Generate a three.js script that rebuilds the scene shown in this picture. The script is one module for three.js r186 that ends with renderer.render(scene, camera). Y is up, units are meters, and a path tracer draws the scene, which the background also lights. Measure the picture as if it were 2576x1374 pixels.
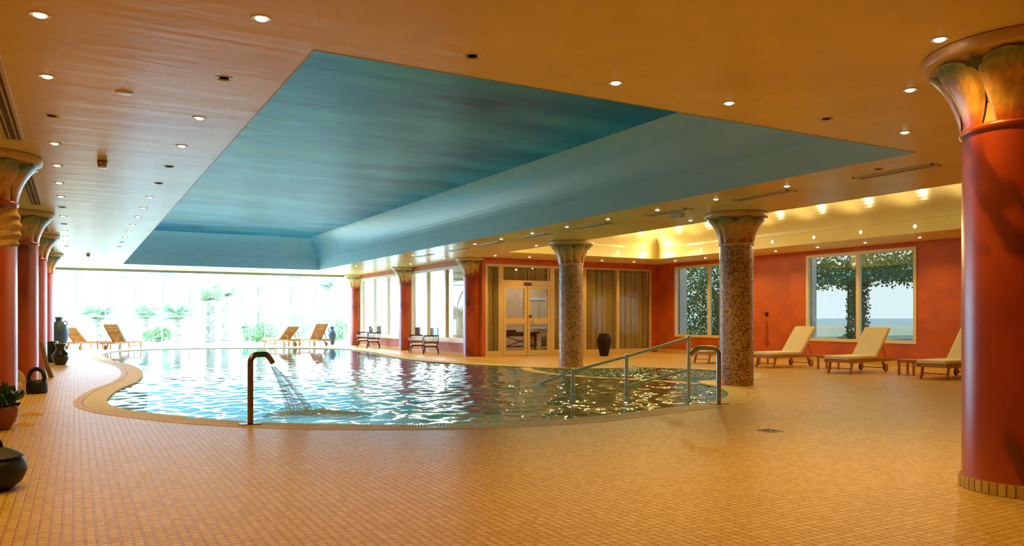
import * as THREE from 'three';
import { RoundedBoxGeometry } from 'three/addons/geometries/RoundedBoxGeometry.js';
import { mergeGeometries, mergeVertices } from 'three/addons/utils/BufferGeometryUtils.js';

// ---------- camera, sky, exposure ----------
const scene = new THREE.Scene();
const FOC = 1951, CX = 1288, HY = 800, EYE = 1.35, YAW = Math.atan(1100 / 1951);
const camera = new THREE.PerspectiveCamera(2 * Math.atan(687 / FOC) * 180 / Math.PI, 2576 / 1374, 0.1, 6000);
camera.position.set(0, EYE, 0);
camera.rotation.y = -YAW;
camera.setViewOffset(2576, 1374, 0, 687 - HY, 2576, 1374);   // shifted lens: horizon below the middle of the frame
scene.background = new THREE.Color(0.6, 0.88, 1.24);          // bright hazy overcast sky over the sea
scene.backgroundIntensity = 13;
const renderer = new THREE.WebGLRenderer({ antialias: true });
renderer.toneMapping = THREE.LinearToneMapping;
renderer.toneMappingExposure = 1.0;
renderer.shadowMap.enabled = true;
const LAMP = new THREE.Color(1.0, 0.61, 0.12), LAMP_CD = 6.4, CEIL = 3.45;

// ---------- helpers ----------
let seed = 7;
const rnd = () => { seed = (seed * 1664525 + 1013904223) >>> 0; return seed / 4294967296; };
const rr = (a, b) => a + (b - a) * rnd();
const taken = {};
const numbered = (n) => { const k = taken[n] = (taken[n] ?? -1) + 1; return k ? `${n}_${String(k).padStart(3, '0')}` : n; };
const C = Math.cos(YAW), S = Math.sin(YAW);
const ray = (px, py) => { const a = (px - CX) / FOC; return [a * C + S, (HY - py) / FOC, a * S - C]; };
const onY = (px, py, Y = 0) => { const r = ray(px, py), d = (Y - EYE) / r[1]; return new THREE.Vector3(r[0] * d, Y, r[2] * d); };
const atD = (px, d, Y = 0) => { const r = ray(px, HY); return new THREE.Vector3(r[0] * d, Y, r[2] * d); };
const V = (x, y, z) => new THREE.Vector3(x, y, z);
const shadow = (o) => { o.castShadow = o.receiveShadow = true; return o; };
function tag(o, label, category, group, kind) {
  if (label) o.userData.label = label;
  if (category) o.userData.category = category;
  if (group) o.userData.group = group;
  if (kind) o.userData.kind = kind;
  return o;
}
function thing(name, label, category, pos = [0, 0, 0], turn = 0, group, kind) {
  const o = new THREE.Group(); o.name = numbered(name); o.position.set(...pos); o.rotation.y = turn; scene.add(o);
  return tag(o, label, category, group, kind);
}
function part(name, geo, mat, parent, label) {
  const m = shadow(new THREE.Mesh(geo, mat)); m.name = name; parent.add(m);
  if (label) m.userData.label = label;
  return m;
}
function solo(name, geo, mat, label, category, group, kind) {
  const m = shadow(new THREE.Mesh(geo, mat)); m.name = numbered(name); scene.add(m);
  return tag(m, label, category, group, kind);
}
const struct = (name, geo, mat, label) => { const m = shadow(new THREE.Mesh(geo, mat)); m.name = name; scene.add(m); return tag(m, label, null, null, 'structure'); };
function copyOf(o, pos, turn, label) {
  const c = o.clone(); c.name = numbered(o.name.replace(/_\d{3}$/, '')); scene.add(c);
  c.position.set(...pos); c.rotation.y = turn; c.userData = { ...o.userData }; if (label) c.userData.label = label;
  return c;
}
// texture coordinates in metres, by the way a face points
function uvM(g) {
  if (g.index) g = g.toNonIndexed();
  const p = g.attributes.position, n = g.attributes.normal, uv = new Float32Array(p.count * 2);
  for (let i = 0; i < p.count; i++) {
    const ax = Math.abs(n.getX(i)), ay = Math.abs(n.getY(i)), az = Math.abs(n.getZ(i));
    if (ay >= ax && ay >= az) { uv[2 * i] = p.getX(i); uv[2 * i + 1] = -p.getZ(i); }
    else if (ax >= az) { uv[2 * i] = -p.getZ(i); uv[2 * i + 1] = p.getY(i); }
    else { uv[2 * i] = p.getX(i); uv[2 * i + 1] = p.getY(i); }
  }
  g.setAttribute('uv', new THREE.BufferAttribute(uv, 2));
  return g;
}
const boxc = (w, h, d, x, y, z) => new THREE.BoxGeometry(w, h, d).translate(x, y, z);                 // by centre
const boxs = (x0, x1, y0, y1, z0, z1) => uvM(boxc(Math.abs(x1 - x0), Math.abs(y1 - y0), Math.abs(z1 - z0), (x0 + x1) / 2, (y0 + y1) / 2, (z0 + z1) / 2));
const rbox = (w, h, d, r, x = 0, y = 0, z = 0) => new RoundedBoxGeometry(w, h, d, 2, r).translate(x, y, z);
const cyl = (r0, r1, h, x, y, z, n = 16) => new THREE.CylinderGeometry(r1, r0, h, n).translate(x, y + h / 2, z);  // from its foot
const lathe = (pts, n = 32) => new THREE.LatheGeometry(pts.map(([r, y]) => new THREE.Vector2(Math.max(r, 0.0001), y)), n);
const tube = (pts, r, seg = 32, n = 10, tension = 0.5) => new THREE.TubeGeometry(new THREE.CatmullRomCurve3(pts.map((p) => (p.isVector3 ? p : V(...p))), false, 'catmullrom', tension), seg, r, n, false);
function rod(a, b, r, n = 10) {                                                                        // straight, capped
  a = a.isVector3 ? a : V(...a); b = b.isVector3 ? b : V(...b);
  const d = b.clone().sub(a), g = new THREE.CylinderGeometry(r, r, d.length(), n);
  g.applyQuaternion(new THREE.Quaternion().setFromUnitVectors(V(0, 1, 0), d.normalize()));
  return g.translate((a.x + b.x) / 2, (a.y + b.y) / 2, (a.z + b.z) / 2);
}
function bar(a, b, w, h) {                                                                             // straight, square
  a = V(...a); b = V(...b);
  const d = b.clone().sub(a), g = new THREE.BoxGeometry(w, d.length(), h);
  g.applyQuaternion(new THREE.Quaternion().setFromUnitVectors(V(0, 1, 0), d.normalize()));
  return g.translate((a.x + b.x) / 2, (a.y + b.y) / 2, (a.z + b.z) / 2);
}
const merge = (...gs) => mergeGeometries(gs.flat().map((g, _, all) => { g = g.index ? g.toNonIndexed() : g; for (const k of Object.keys(g.attributes)) if (!['position', 'normal'].includes(k) && !(k === 'uv' && all.every((e) => e.attributes.uv))) g.deleteAttribute(k); return g; }));
// a floor-plan shape (x, z) with holes, from y0 up to y1
const plan = (pts) => pts.map(([x, z]) => new THREE.Vector2(x, -z));
function slab(pts, holes, y0, y1) {
  const s = new THREE.Shape(plan(pts));
  for (const h of holes) s.holes.push(new THREE.Path(plan(h)));
  return uvM(new THREE.ExtrudeGeometry(s, { depth: y1 - y0, bevelEnabled: false }).rotateX(-Math.PI / 2).translate(0, y0, 0));
}
const rect = (x0, x1, z0, z1) => [[x0, z0], [x1, z0], [x1, z1], [x0, z1]];
function wallX(x, thick, z0, z1, y0, y1, holes) {   // wall across x, holes as [z0, z1, y0, y1]
  const s = new THREE.Shape([[-z0, y0], [-z1, y0], [-z1, y1], [-z0, y1]].map(([a, b]) => new THREE.Vector2(a, b)));
  for (const [a, b, c, d] of holes) s.holes.push(new THREE.Path([[-a, c], [-b, c], [-b, d], [-a, d]].map(([p, q]) => new THREE.Vector2(p, q))));
  return uvM(new THREE.ExtrudeGeometry(s, { depth: thick, bevelEnabled: false }).rotateY(Math.PI / 2).translate(x, 0, 0));
}
function wallZ(z, thick, x0, x1, y0, y1, holes) {   // wall across z, from z back to z - thick
  const s = new THREE.Shape([[x0, y0], [x1, y0], [x1, y1], [x0, y1]].map(([a, b]) => new THREE.Vector2(a, b)));
  for (const [a, b, c, d] of holes) s.holes.push(new THREE.Path([[a, c], [b, c], [b, d], [a, d]].map(([p, q]) => new THREE.Vector2(p, q))));
  return uvM(new THREE.ExtrudeGeometry(s, { depth: thick, bevelEnabled: false }).translate(0, 0, z - thick));
}

// ---------- textures ----------
function lattice(s) { const t = new Float32Array(65536); let k = s * 7919 + 13; for (let i = 0; i < 65536; i++) { k = (Math.imul(k, 1664525) + 1013904223) >>> 0; t[i] = k / 4294967296; } return t; }
const LAT = [1, 2, 3, 4, 5].map(lattice);
function noise(x, y, px, py, l = 0) {               // tileable value noise, px x py cells
  const ix = Math.floor(x), iy = Math.floor(y), fx = x - ix, fy = y - iy, u = fx * fx * (3 - 2 * fx), v = fy * fy * (3 - 2 * fy), T = LAT[l];
  const at = (a, b) => T[(((a % px) + px) % px) + ((((b % py) + py) % py) << 8) & 65535];
  const a = at(ix, iy), b = at(ix + 1, iy), c = at(ix, iy + 1), d = at(ix + 1, iy + 1);
  return a + (b - a) * u + (c - a + (a - b - c + d) * u) * v;
}
function fbm(u, v, fx, fy, oct, l = 0) { let s = 0, a = 0.5, t = 0; for (let i = 0; i < oct; i++) { s += a * noise(u * fx, v * fy, fx, fy, (l + i) % 5); t += a; a *= 0.5; fx *= 2; fy *= 2; if (fx > 255 || fy > 255) break; } return s / t; }
function tex(w, h, f, srgb = true, rep = [1, 1]) {
  const d = new Uint8Array(w * h * 4);
  for (let y = 0; y < h; y++) for (let x = 0; x < w; x++) {
    const c = f((x + 0.5) / w, (y + 0.5) / h, x, y), o = (y * w + x) * 4;
    for (let k = 0; k < 3; k++) d[o + k] = Math.max(0, Math.min(255, 255 * (c.length ? c[k] : c)));
    d[o + 3] = 255;
  }
  const t = new THREE.DataTexture(d, w, h); t.wrapS = t.wrapT = THREE.RepeatWrapping; t.magFilter = THREE.LinearFilter; t.minFilter = THREE.LinearMipmapLinearFilter;
  if (srgb) t.colorSpace = THREE.SRGBColorSpace;
  t.repeat.set(...rep); t.needsUpdate = true;
  return t;
}
const mixc = (a, b, t) => a.map((x, i) => x + (b[i] - x) * t);
const rgb = (r, g, b) => [r / 255, g / 255, b / 255];
const sm = (a, b, x) => { x = Math.max(0, Math.min(1, (x - a) / (b - a))); return x * x * (3 - 2 * x); };
const std = (o) => new THREE.MeshStandardMaterial({ side: THREE.DoubleSide, ...o });
const phy = (o) => new THREE.MeshPhysicalMaterial({ side: THREE.DoubleSide, ...o });

// floor mosaic: wide cream squares, narrow strips between them, small brown squares where strips cross
const PITCH = 0.063, BIG = 0.0455, CELLS = 32;
const cellTone = (i, j, l) => LAT[l][((i % CELLS + CELLS) % CELLS) + (((j % CELLS + CELLS) % CELLS) << 8)];
function floorCell(u, v) {
  const cx = u * CELLS, cy = v * CELLS, i = Math.floor(cx), j = Math.floor(cy), fx = (cx - i) * PITCH, fy = (cy - j) * PITCH, g = 0.0013;
  const bx = fx < BIG, by = fy < BIG, ex = bx ? Math.min(fx, BIG - fx) : Math.min(fx - BIG, PITCH - fx), ey = by ? Math.min(fy, BIG - fy) : Math.min(fy - BIG, PITCH - fy);
  return { i, j, bx, by, joint: Math.min(ex, ey) < g };
}
const TILE_TONES = [rgb(214, 184, 110), rgb(207, 173, 97), rgb(221, 194, 125)], GROUT = rgb(186, 146, 96);
const floorMap = tex(2048, 2048, (u, v) => {
  const c = floorCell(u, v); if (c.joint) return GROUT;
  const t = cellTone(c.i, c.j, 0), w = 0.96 + 0.08 * cellTone(c.i, c.j, 3);
  const k = c.bx && c.by ? TILE_TONES[Math.floor(t * 2.999)] : !c.bx && !c.by ? mixc(rgb(150, 86, 30), rgb(184, 118, 50), cellTone(c.i, c.j, 1)) : c.by ? mixc(rgb(196, 148, 70), rgb(212, 174, 98), cellTone(c.i, c.j, 2)) : mixc(rgb(212, 178, 108), rgb(204, 162, 92), t);
  return k.map((x) => x * w);
}, true, [1 / (PITCH * CELLS), 1 / (PITCH * CELLS)]);
const floorBump = tex(1024, 1024, (u, v) => { const c = floorCell(u, v); return c.joint ? 0.1 : 0.7 + 0.3 * cellTone(c.i, c.j, 4); }, false, [1 / (PITCH * CELLS), 1 / (PITCH * CELLS)]);
const plasterMap = (base, spread, rep, l = 0) => tex(512, 512, (u, v) => { const n = fbm(u, v, 4, 4, 6, l) - 0.5, m = fbm(u, v, 24, 24, 3, l + 1) - 0.5; return base.map((c, k) => c * (1 + spread * (1.5 * n + 0.5 * m)) + (k === 1 ? n * 0.03 : 0)); }, true, [rep, rep]);
const streakBump = tex(512, 1024, (u, v) => 0.6 * fbm(u, v, 3, 26, 4, 0) + 0.25 * fbm(u, v, 3, 5, 3, 2) + 0.15 * fbm(u, v, 14, 60, 2, 3), false, [1 / 5, 1 / 5]);
const roughBump = tex(512, 512, (u, v) => fbm(u, v, 6, 6, 6, 1), false, [0.5, 0.5]);
const fineBump = tex(256, 256, (u, v) => fbm(u, v, 16, 16, 4, 2), false, [2, 2]);
const woodMap = tex(256, 256, (u, v) => mixc(rgb(176, 110, 48), rgb(214, 152, 84), 0.25 + 0.75 * fbm(u, v, 3, 40, 4, 1)), true, [1.2, 1.2]);
const darkWoodMap = tex(128, 128, (u, v) => mixc(rgb(44, 20, 14), rgb(84, 42, 28), fbm(u, v, 3, 30, 3, 2)), true, [2, 2]);

const M = {};
M.floor = phy({ map: floorMap, bumpMap: floorBump, bumpScale: 0.0009, roughness: 0.38, specularIntensity: 0.24 });
M.tile = TILE_TONES.map((c) => phy({ color: new THREE.Color().setRGB(...c, THREE.SRGBColorSpace), roughness: 0.36, specularIntensity: 0.22, bumpMap: fineBump, bumpScale: 0.0004 }));
M.ceiling = phy({ map: plasterMap(rgb(251, 228, 152), 0.07, 0.22, 1), bumpMap: streakBump, bumpScale: 0.006, roughness: 0.27, specularIntensity: 0.16 });
M.orange = phy({ map: plasterMap(rgb(194, 91, 31), 0.15, 0.5, 0), bumpMap: roughBump, bumpScale: 0.002, roughness: 0.55, clearcoat: 0.12, clearcoatRoughness: 0.4 });
M.blue = phy({
  map: tex(512, 2048, (u, v) => {
    const n = fbm(u, v, 4, 40, 5, 0), m = fbm(u, v, 3, 8, 5, 2), s = sm(0.6, 0.74, fbm(u, v, 6, 48, 4, 3)) * sm(0.5, 0.66, fbm(u, v, 3, 6, 3, 1));
    let c = mixc(rgb(16, 144, 208), rgb(88, 210, 244), sm(0.25, 0.75, 0.6 * n + 0.4 * m));
    c = mixc(c, rgb(120, 170, 160), 0.35 * sm(0.58, 0.75, fbm(u, v, 3, 9, 4, 4)));
    return mixc(c, rgb(28, 88, 116), 0.7 * s);
  }, true, [1 / 8, 1 / 28]), bumpMap: streakBump, bumpScale: 0.006, roughness: 0.36, specularIntensity: 0.35,
});
M.cove = phy({ map: tex(256, 1024, (u, v) => mixc(rgb(188, 230, 246), rgb(214, 242, 252), fbm(u, v, 3, 40, 5, 1)), true, [1 / 3, 1 / 9]), bumpMap: streakBump, bumpScale: 0.004, roughness: 0.32 });
M.fascia = phy({ color: 0xcfeef6, roughness: 0.45, clearcoat: 0.3, clearcoatRoughness: 0.25, bumpMap: fineBump, bumpScale: 0.0008 });
M.yellow = phy({ map: plasterMap(rgb(242, 230, 170), 0.05, 0.3, 3), bumpMap: streakBump, bumpScale: 0.003, roughness: 0.25 });
M.white = std({ color: 0xe9e6de, roughness: 0.45 });
M.frame = std({ color: 0xe8dfc8, roughness: 0.4 });
M.beigeFrame = std({ color: 0xe0c48c, roughness: 0.42 });
M.alu = std({ color: 0xc2ccd2, roughness: 0.35, metalness: 0.3 });
M.rib = std({ color: 0x98a4ac, roughness: 0.5 });
M.pane = phy({ color: 0xf4fbfb, roughness: 0.0, transmission: 1, thickness: 0, ior: 1.5 });
M.paneTint = phy({ color: new THREE.Color(0.095, 0.082, 0.06), roughness: 0.0, transmission: 1, thickness: 0, ior: 1.6 });   // dark blue-green solar glass
M.red = phy({
  map: tex(512, 512, (u, v) => { const n = fbm(u + 0.25 * v, v, 4, 3, 5, 0), s = sm(0.62, 0.7, fbm(u + 0.5 * v, v, 6, 3, 4, 3)); let c = mixc(rgb(160, 54, 20), rgb(206, 90, 38), sm(0.2, 0.8, n)); return mixc(c, rgb(86, 26, 18), 0.6 * s); }, true, [1, 1]),
  bumpMap: tex(256, 256, (u, v) => fbm(u, v, 8, 8, 5, 2), false, [1, 1]), bumpScale: 0.003, roughness: 0.34, clearcoat: 0.6, clearcoatRoughness: 0.28,
});
M.mosaic = phy({
  map: tex(1024, 1024, (u, v) => {
    const n = 84, m = 112, i = Math.floor(u * n), j = Math.floor(v * m), fx = u * n - i, fy = v * m - j;
    if (Math.min(fx, 1 - fx, fy, 1 - fy) < 0.09) return rgb(160, 130, 90);
    const t = LAT[0][i + (j << 8)], w = LAT[1][i + (j << 8)];
    const c = t < 0.2 ? rgb(104, 44, 22) : t < 0.3 ? rgb(166, 100, 48) : t < 0.7 ? rgb(212, 154, 78) : rgb(226, 172, 94);
    return c.map((x) => x * (0.9 + 0.2 * w));
  }), bumpMap: tex(1024, 1024, (u, v) => { const n = 84, m = 112, fx = u * n % 1, fy = v * m % 1, i = Math.floor(u * n), j = Math.floor(v * m); return Math.min(fx, 1 - fx, fy, 1 - fy) < 0.12 ? 0.1 : 0.55 + 0.45 * ((fx - 0.5) * (LAT[2][i + (j << 8)] - 0.5) * 2 + (fy - 0.5) * (LAT[3][i + (j << 8)] - 0.5) * 2) + 0.1; }, false), bumpScale: 0.0045, roughness: 0.2, ior: 1.65,
});
M.capital = phy({ map: plasterMap(rgb(226, 190, 138), 0.12, 1.2, 2), roughness: 0.4, clearcoat: 0.3, clearcoatRoughness: 0.25 });
M.petal = phy({ vertexColors: true, color: 0xffffff, roughness: 0.34, clearcoat: 0.5, clearcoatRoughness: 0.2, bumpMap: fineBump, bumpScale: 0.001 });
M.teak = std({ map: woodMap, roughness: 0.5 });
M.cushion = std({ color: 0xfdf4da, roughness: 0.9, bumpMap: fineBump, bumpScale: 0.001 });
M.whiteCushion = std({ color: 0xf0efe9, roughness: 0.9, bumpMap: fineBump, bumpScale: 0.001 });
M.rubber = std({ color: 0x18181a, roughness: 0.7 });
M.darkwood = std({ map: darkWoodMap, roughness: 0.4 });
M.steel = std({ color: 0xb4aca0, roughness: 0.28, metalness: 1 });
M.bronze = std({ color: 0x8c7a66, roughness: 0.3, metalness: 1 });
M.paintedSteel = std({ color: 0xe6e2d4, roughness: 0.28, metalness: 0.15 });
M.black = phy({ color: 0x0d0a0a, roughness: 0.5, bumpMap: fineBump, bumpScale: 0.002 });
M.blackGlaze = phy({ color: 0x0d1016, roughness: 0.2, clearcoat: 0.8, clearcoatRoughness: 0.1 });
M.blueJar = phy({ color: 0x33485e, roughness: 0.4, bumpMap: fineBump, bumpScale: 0.002 });
M.terracotta = std({ color: 0x8a4a26, roughness: 0.75, bumpMap: fineBump, bumpScale: 0.002 });
M.rock = std({ map: plasterMap(rgb(176, 140, 104), 0.35, 1, 4), roughness: 0.9, bumpMap: roughBump, bumpScale: 0.02 });
M.rough = std({ map: plasterMap(rgb(196, 188, 172), 0.2, 0.8, 3), roughness: 0.85, bumpMap: roughBump, bumpScale: 0.02 });
M.sandHeap = std({ map: plasterMap(rgb(206, 160, 92), 0.25, 3, 2), roughness: 0.95 });
M.lampGlow = std({ color: 0xffffff, emissive: new THREE.Color(1, 0.86, 0.62), emissiveIntensity: 7 });
M.lampOff = std({ color: 0x2a211a, roughness: 0.4 });
M.lampTrim = std({ color: 0xe2d2b4, roughness: 0.3, metalness: 0.2 });
M.chrome = std({ color: 0xcfcac2, roughness: 0.2, metalness: 1 });
M.grate = std({ color: 0xe6d6ac, roughness: 0.5 });
M.border = phy({ map: plasterMap(rgb(212, 182, 122), 0.1, 0.8, 1), roughness: 0.55, specularIntensity: 0.3 });
M.gutter = std({ color: 0x5a4a34, roughness: 0.8 });
M.poolTile = std({
  map: tex(512, 512, (u, v) => { const n = 40, i = Math.floor(u * n), j = Math.floor(v * n), fx = u * n - i, fy = v * n - j; if (Math.min(fx, 1 - fx, fy, 1 - fy) < 0.08) return rgb(150, 190, 196); return mixc(rgb(70, 164, 188), rgb(116, 204, 218), LAT[0][i + (j << 8)]); }, true, [0.8, 0.8]), roughness: 0.35,
});
M.water = phy({ color: 0xd8f2f2, roughness: 0.02, transmission: 1, thickness: 0, ior: 1.33 });
M.foam = std({ color: 0xf4f8fa, roughness: 0.7 });
M.froth = phy({ color: 0xffffff, roughness: 0.5, transmission: 0.7, thickness: 0, ior: 1.33 });
M.jet = phy({ color: 0xfcfeff, roughness: 0.28, transmission: 0.9, thickness: 0, ior: 1.33 });
M.curtain = std({
  map: tex(512, 512, (u, v) => {
    const band = Math.floor(u * 12), t = LAT[2][band], lat = Math.abs(((u * 48 + v * 48) % 1) - 0.5) + Math.abs(((u * 48 - v * 48 + 48) % 1) - 0.5);
    let c = mixc(rgb(146, 120, 76), rgb(206, 180, 128), t); if (band % 3 === 1) c = lat < 0.5 ? rgb(226, 206, 160) : rgb(120, 92, 54);
    return c.map((x) => x * (0.85 + 0.3 * noise(u * 200, v * 200, 200, 200, 1)));
  }, true, [0.9, 0.9]), roughness: 0.85,
});
M.leaf = std({ color: 0x6c9254, roughness: 0.55 });
M.leafDark = std({ color: 0x2c5224, roughness: 0.5 });
M.leafPale = std({ color: 0x9aac8a, roughness: 0.6 });
M.bark = std({ map: plasterMap(rgb(150, 134, 118), 0.35, 3, 1), roughness: 0.95, bumpMap: roughBump, bumpScale: 0.03 });
M.lawn = std({ map: plasterMap(rgb(188, 196, 172), 0.2, 0.5, 2), roughness: 1 });
M.sand = std({ map: plasterMap(rgb(222, 196, 148), 0.1, 0.2, 1), roughness: 1 });
M.sea = std({ color: 0x6fa0b4, roughness: 0.35 });
M.paving = std({ map: plasterMap(rgb(206, 198, 182), 0.1, 0.5, 3), roughness: 0.8 });
M.whiteWall = std({ map: plasterMap(rgb(228, 226, 218), 0.05, 0.5, 2), roughness: 0.8 });
M.rattan = std({ map: tex(128, 128, (u, v) => { const a = (u * 16 % 1), b = (v * 16 % 1), o = (Math.floor(u * 16) + Math.floor(v * 16)) % 2; return mixc(rgb(54, 40, 32), rgb(112, 90, 74), o ? Math.sin(a * Math.PI) : Math.sin(b * Math.PI)); }, true, [4, 4]), roughness: 0.6 });
M.beigeWall = std({ map: plasterMap(rgb(222, 196, 160), 0.1, 0.5, 1), roughness: 0.7 });
M.sign = std({ color: 0x5e1a12, roughness: 0.5 });
M.dark = std({ color: 0x1d1a18, roughness: 0.6 });

// ---------- pool outline (x, z) ----------
const edgePts = [[0.87, -31.4], [1.12, -27.0], [1.4, -25.1], [1.5, -22.6], [1.4, -20.2], [1.1, -18.0], [0.84, -16.96], [0.65, -16.0], [0.52, -15.0], [0.46, -14.3], [0.47, -13.7], [0.55, -13.2], [0.72, -12.6], [1.02, -12.0], [1.46, -11.2], [1.85, -10.66], [2.5, -10.0], [3.37, -9.4], [4.0, -9.06], [4.75, -8.8], [5.55, -8.68], [6.0, -8.68], [6.98, -8.84], [7.74, -9.0], [8.38, -9.13], [8.97, -9.32], [9.66, -9.72], [10.02, -10.02], [10.5, -10.55], [11.02, -11.35], [11.32, -12.1], [11.62, -12.46], [12.1, -12.5], [13.2, -12.75], [14.1, -13.5], [14.42, -14.7], [14.08, -15.95], [13.1, -16.85], [12.2, -17.1], [11.45, -17.5], [10.9, -18.5], [10.4, -19.6], [10.08, -20.5], [9.7, -21.8], [9.55, -23.3], [9.6, -25.0], [10.0, -27.6], [10.36, -30.2], [10.35, -32.2], [9.9, -34.0], [8.9, -35.2], [6.8, -36.3], [4.5, -36.9], [2.7, -36.75], [1.6, -35.6], [1.05, -33.8]];
const edgeCurve = new THREE.CatmullRomCurve3(edgePts.map(([x, z]) => V(x, 0, z)), true, 'centripetal');
const EDGE = edgeCurve.getSpacedPoints(900).slice(0, 900).map((p) => [p.x, p.z]);
const NE = EDGE.length, NRM = EDGE.map((_, i) => { const a = EDGE[(i + NE - 2) % NE], b = EDGE[(i + 2) % NE], dx = b[0] - a[0], dz = b[1] - a[1], l = Math.hypot(dx, dz); return [-dz / l, dx / l]; });
const area = EDGE.reduce((s, p, i) => { const q = EDGE[(i + 1) % NE]; return s + p[0] * q[1] - q[0] * p[1]; }, 0);
const OUT = area > 0 ? -1 : 1;    // sign that turns NRM to the deck side
const edgeDist = (x, z) => { let m = 1e9, k = 0; for (let i = 0; i < NE; i++) { const d = (EDGE[i][0] - x) ** 2 + (EDGE[i][1] - z) ** 2; if (d < m) { m = d; k = i; } } return [Math.sqrt(m), k]; };
function ringAt(o) { const r = []; for (let i = 0; i < NE; i += 2) { const p = [EDGE[i][0] + NRM[i][0] * OUT * o, EDGE[i][1] + NRM[i][1] * OUT * o]; if (Math.abs(o) < 1e-6 || edgeDist(...p)[0] > Math.abs(o) - 0.012) r.push(p); } return r; }
function inPool(x, z) { let c = false; for (let i = 0, j = NE - 1; i < NE; j = i++) { const [xi, zi] = EDGE[i], [xj, zj] = EDGE[j]; if ((zi > z) !== (zj > z) && x < ((xj - xi) * (z - zi)) / (zj - zi) + xi) c = !c; } return c; }

// ---------- the setting ----------
const HOLE = ringAt(0.47);
const floor = struct('floor', slab([[-2.6, 3.4], [20.35, 3.4], [20.35, -27.6], [12.4, -27.6], [12.4, -41.5], [-2.6, -41.5]], [HOLE], -0.3, 0), M.floor, 'cream mosaic tile floor with small brown squares');
{ // near tiles stand proud of their joints; the 300 that show largest are single pieces
  const top = new THREE.BufferGeometry(), h = BIG / 2 - 0.0006, b = 0.0016, t = 0.0009;
  const P = [], q = (a, b2, c, d) => P.push(...a, ...b2, ...c, ...a, ...c, ...d);
  const lo = [[-h, 0, -h], [-h, 0, h], [h, 0, h], [h, 0, -h]], hi = [[-h + b, t, -h + b], [-h + b, t, h - b], [h - b, t, h - b], [h - b, t, -h + b]];
  q(...hi); for (let k = 0; k < 4; k++) q(lo[k], lo[(k + 1) % 4], hi[(k + 1) % 4], hi[k]);
  top.setAttribute('position', new THREE.Float32BufferAttribute(P, 3)); top.computeVertexNormals();
  const cells = [];
  for (let i = -60; i < 260; i++) for (let j = -5; j < 190; j++) {
    const x = i * PITCH + BIG / 2, z = -(j * PITCH + BIG / 2), d = x * S - z * C, a = (x * C + z * S) / d, py = HY + FOC * EYE / d;
    if (d < 4.2 || d > 6.6 + 2.4 * LAT[4][(i & 255) + ((j & 255) << 8)] || Math.abs(a) * FOC > 1320 || edgeDist(x, z)[0] < 0.6) continue;
    cells.push([d * d * (1 + 0.02 * a * a), x, z, i, j]);
  }
  cells.sort((p, r) => p[0] - r[0]);
  // pieces spread over the nearest strip that is wholly in the frame
  const near = cells.filter((c) => { const d = c[1] * S - c[2] * C; return HY + FOC * EYE / d < 1372; });
  const rest = [[], [], []];
  const chosen = new Set(near.slice(0, 300));
  for (const c of cells) {
    const k = Math.floor(cellTone(c[3], c[4], 0) * 2.999);
    if (chosen.has(c)) { const m = part('floor_tile', top, M.tile[k], floor); m.position.set(c[1], 0, c[2]); } else rest[k].push(c);
  }
  rest.forEach((list, k) => {
    const im = new THREE.InstancedMesh(top, M.tile[k], list.length); im.name = 'floor_tile_field'; im.userData.kind = 'stuff'; shadow(im);
    const m4 = new THREE.Matrix4(); list.forEach((c, i) => im.setMatrixAt(i, m4.makeTranslation(c[1], 0, c[2]))); floor.add(im);
  });
}
// ceiling with two raised fields and holes for the downlights
const R1 = [1.63, 9.3, -6.05, -33.7], R2 = [12.0, 18.1, 1.5, -21.55];
const LIGHTS = [];   // x, z, lit, row
const row = (name, list) => list.forEach(([x, z, on]) => LIGHTS.push([x, z, on, name]));
row('a', [[-0.21, -4.75, 1], [-0.21, -6.29, 1], [-0.21, -7.86, 1], [-0.21, -9.37, 0], [-0.21, -10.83, 1], [-0.21, -12.37, 1], [-0.21, -13.95, 1], [-0.21, -15.5, 1], [-0.21, -17.0, 0], [-0.21, -18.45, 1], [-0.21, -20, 0], [-0.21, -21.5, 1], [-0.21, -23, 1], [-0.21, -24.55, 1], [-0.21, -26.1, 0], [-0.21, -27.6, 1], [-0.21, -29.1, 1], [-0.21, -30.6, 1], [-0.21, -32.2, 1], [-0.21, -33.7, 1]]);
row('b', [[1.14, -5.6, 1], [1.14, -7.16, 0], [1.14, -8.71, 1], [1.14, -10.23, 1], [1.14, -11.7, 0], [1.14, -13.23, 0], [1.14, -14.82, 1], [1.14, -16.33, 1], [1.14, -17.8, 1], [1.14, -19.4, 1], [1.14, -20.9, 1], [1.14, -22.5, 1], [1.14, -24, 0], [1.14, -25.6, 0], [1.14, -27.1, 1], [1.14, -28.7, 1], [1.14, -30.2, 1], [1.14, -31.7, 1], [1.14, -33.3, 1]]);
row('c', [[2.78, -5.58, 0], [4.21, -5.58, 1], [5.57, -5.56, 1], [6.91, -5.5, 0], [8.18, -5.46, 1], [5.68, -3.51, 1], [6.7, -4.42, 1], [2.7, -3.2, 1], [4.2, -2.6, 1], [8.2, -3.4, 1]]);
row('d', [[9.88, -7.0, 0], [9.88, -8.61, 1], [9.88, -10.18, 1], [9.87, -11.75, 1], [9.87, -13.36, 1], [9.88, -14.95, 1], [9.88, -16.5, 1], [9.88, -18.1, 1], [9.9, -19.7, 1], [9.9, -21.28, 1], [9.9, -22.85, 1], [9.88, -24.3, 1], [9.88, -25.85, 1], [9.88, -27.3, 1], [9.88, -28.8, 1], [9.88, -30.3, 1], [9.87, -31.8, 1], [9.87, -33.3, 1], [9.87, -34.85, 1]]);
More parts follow.
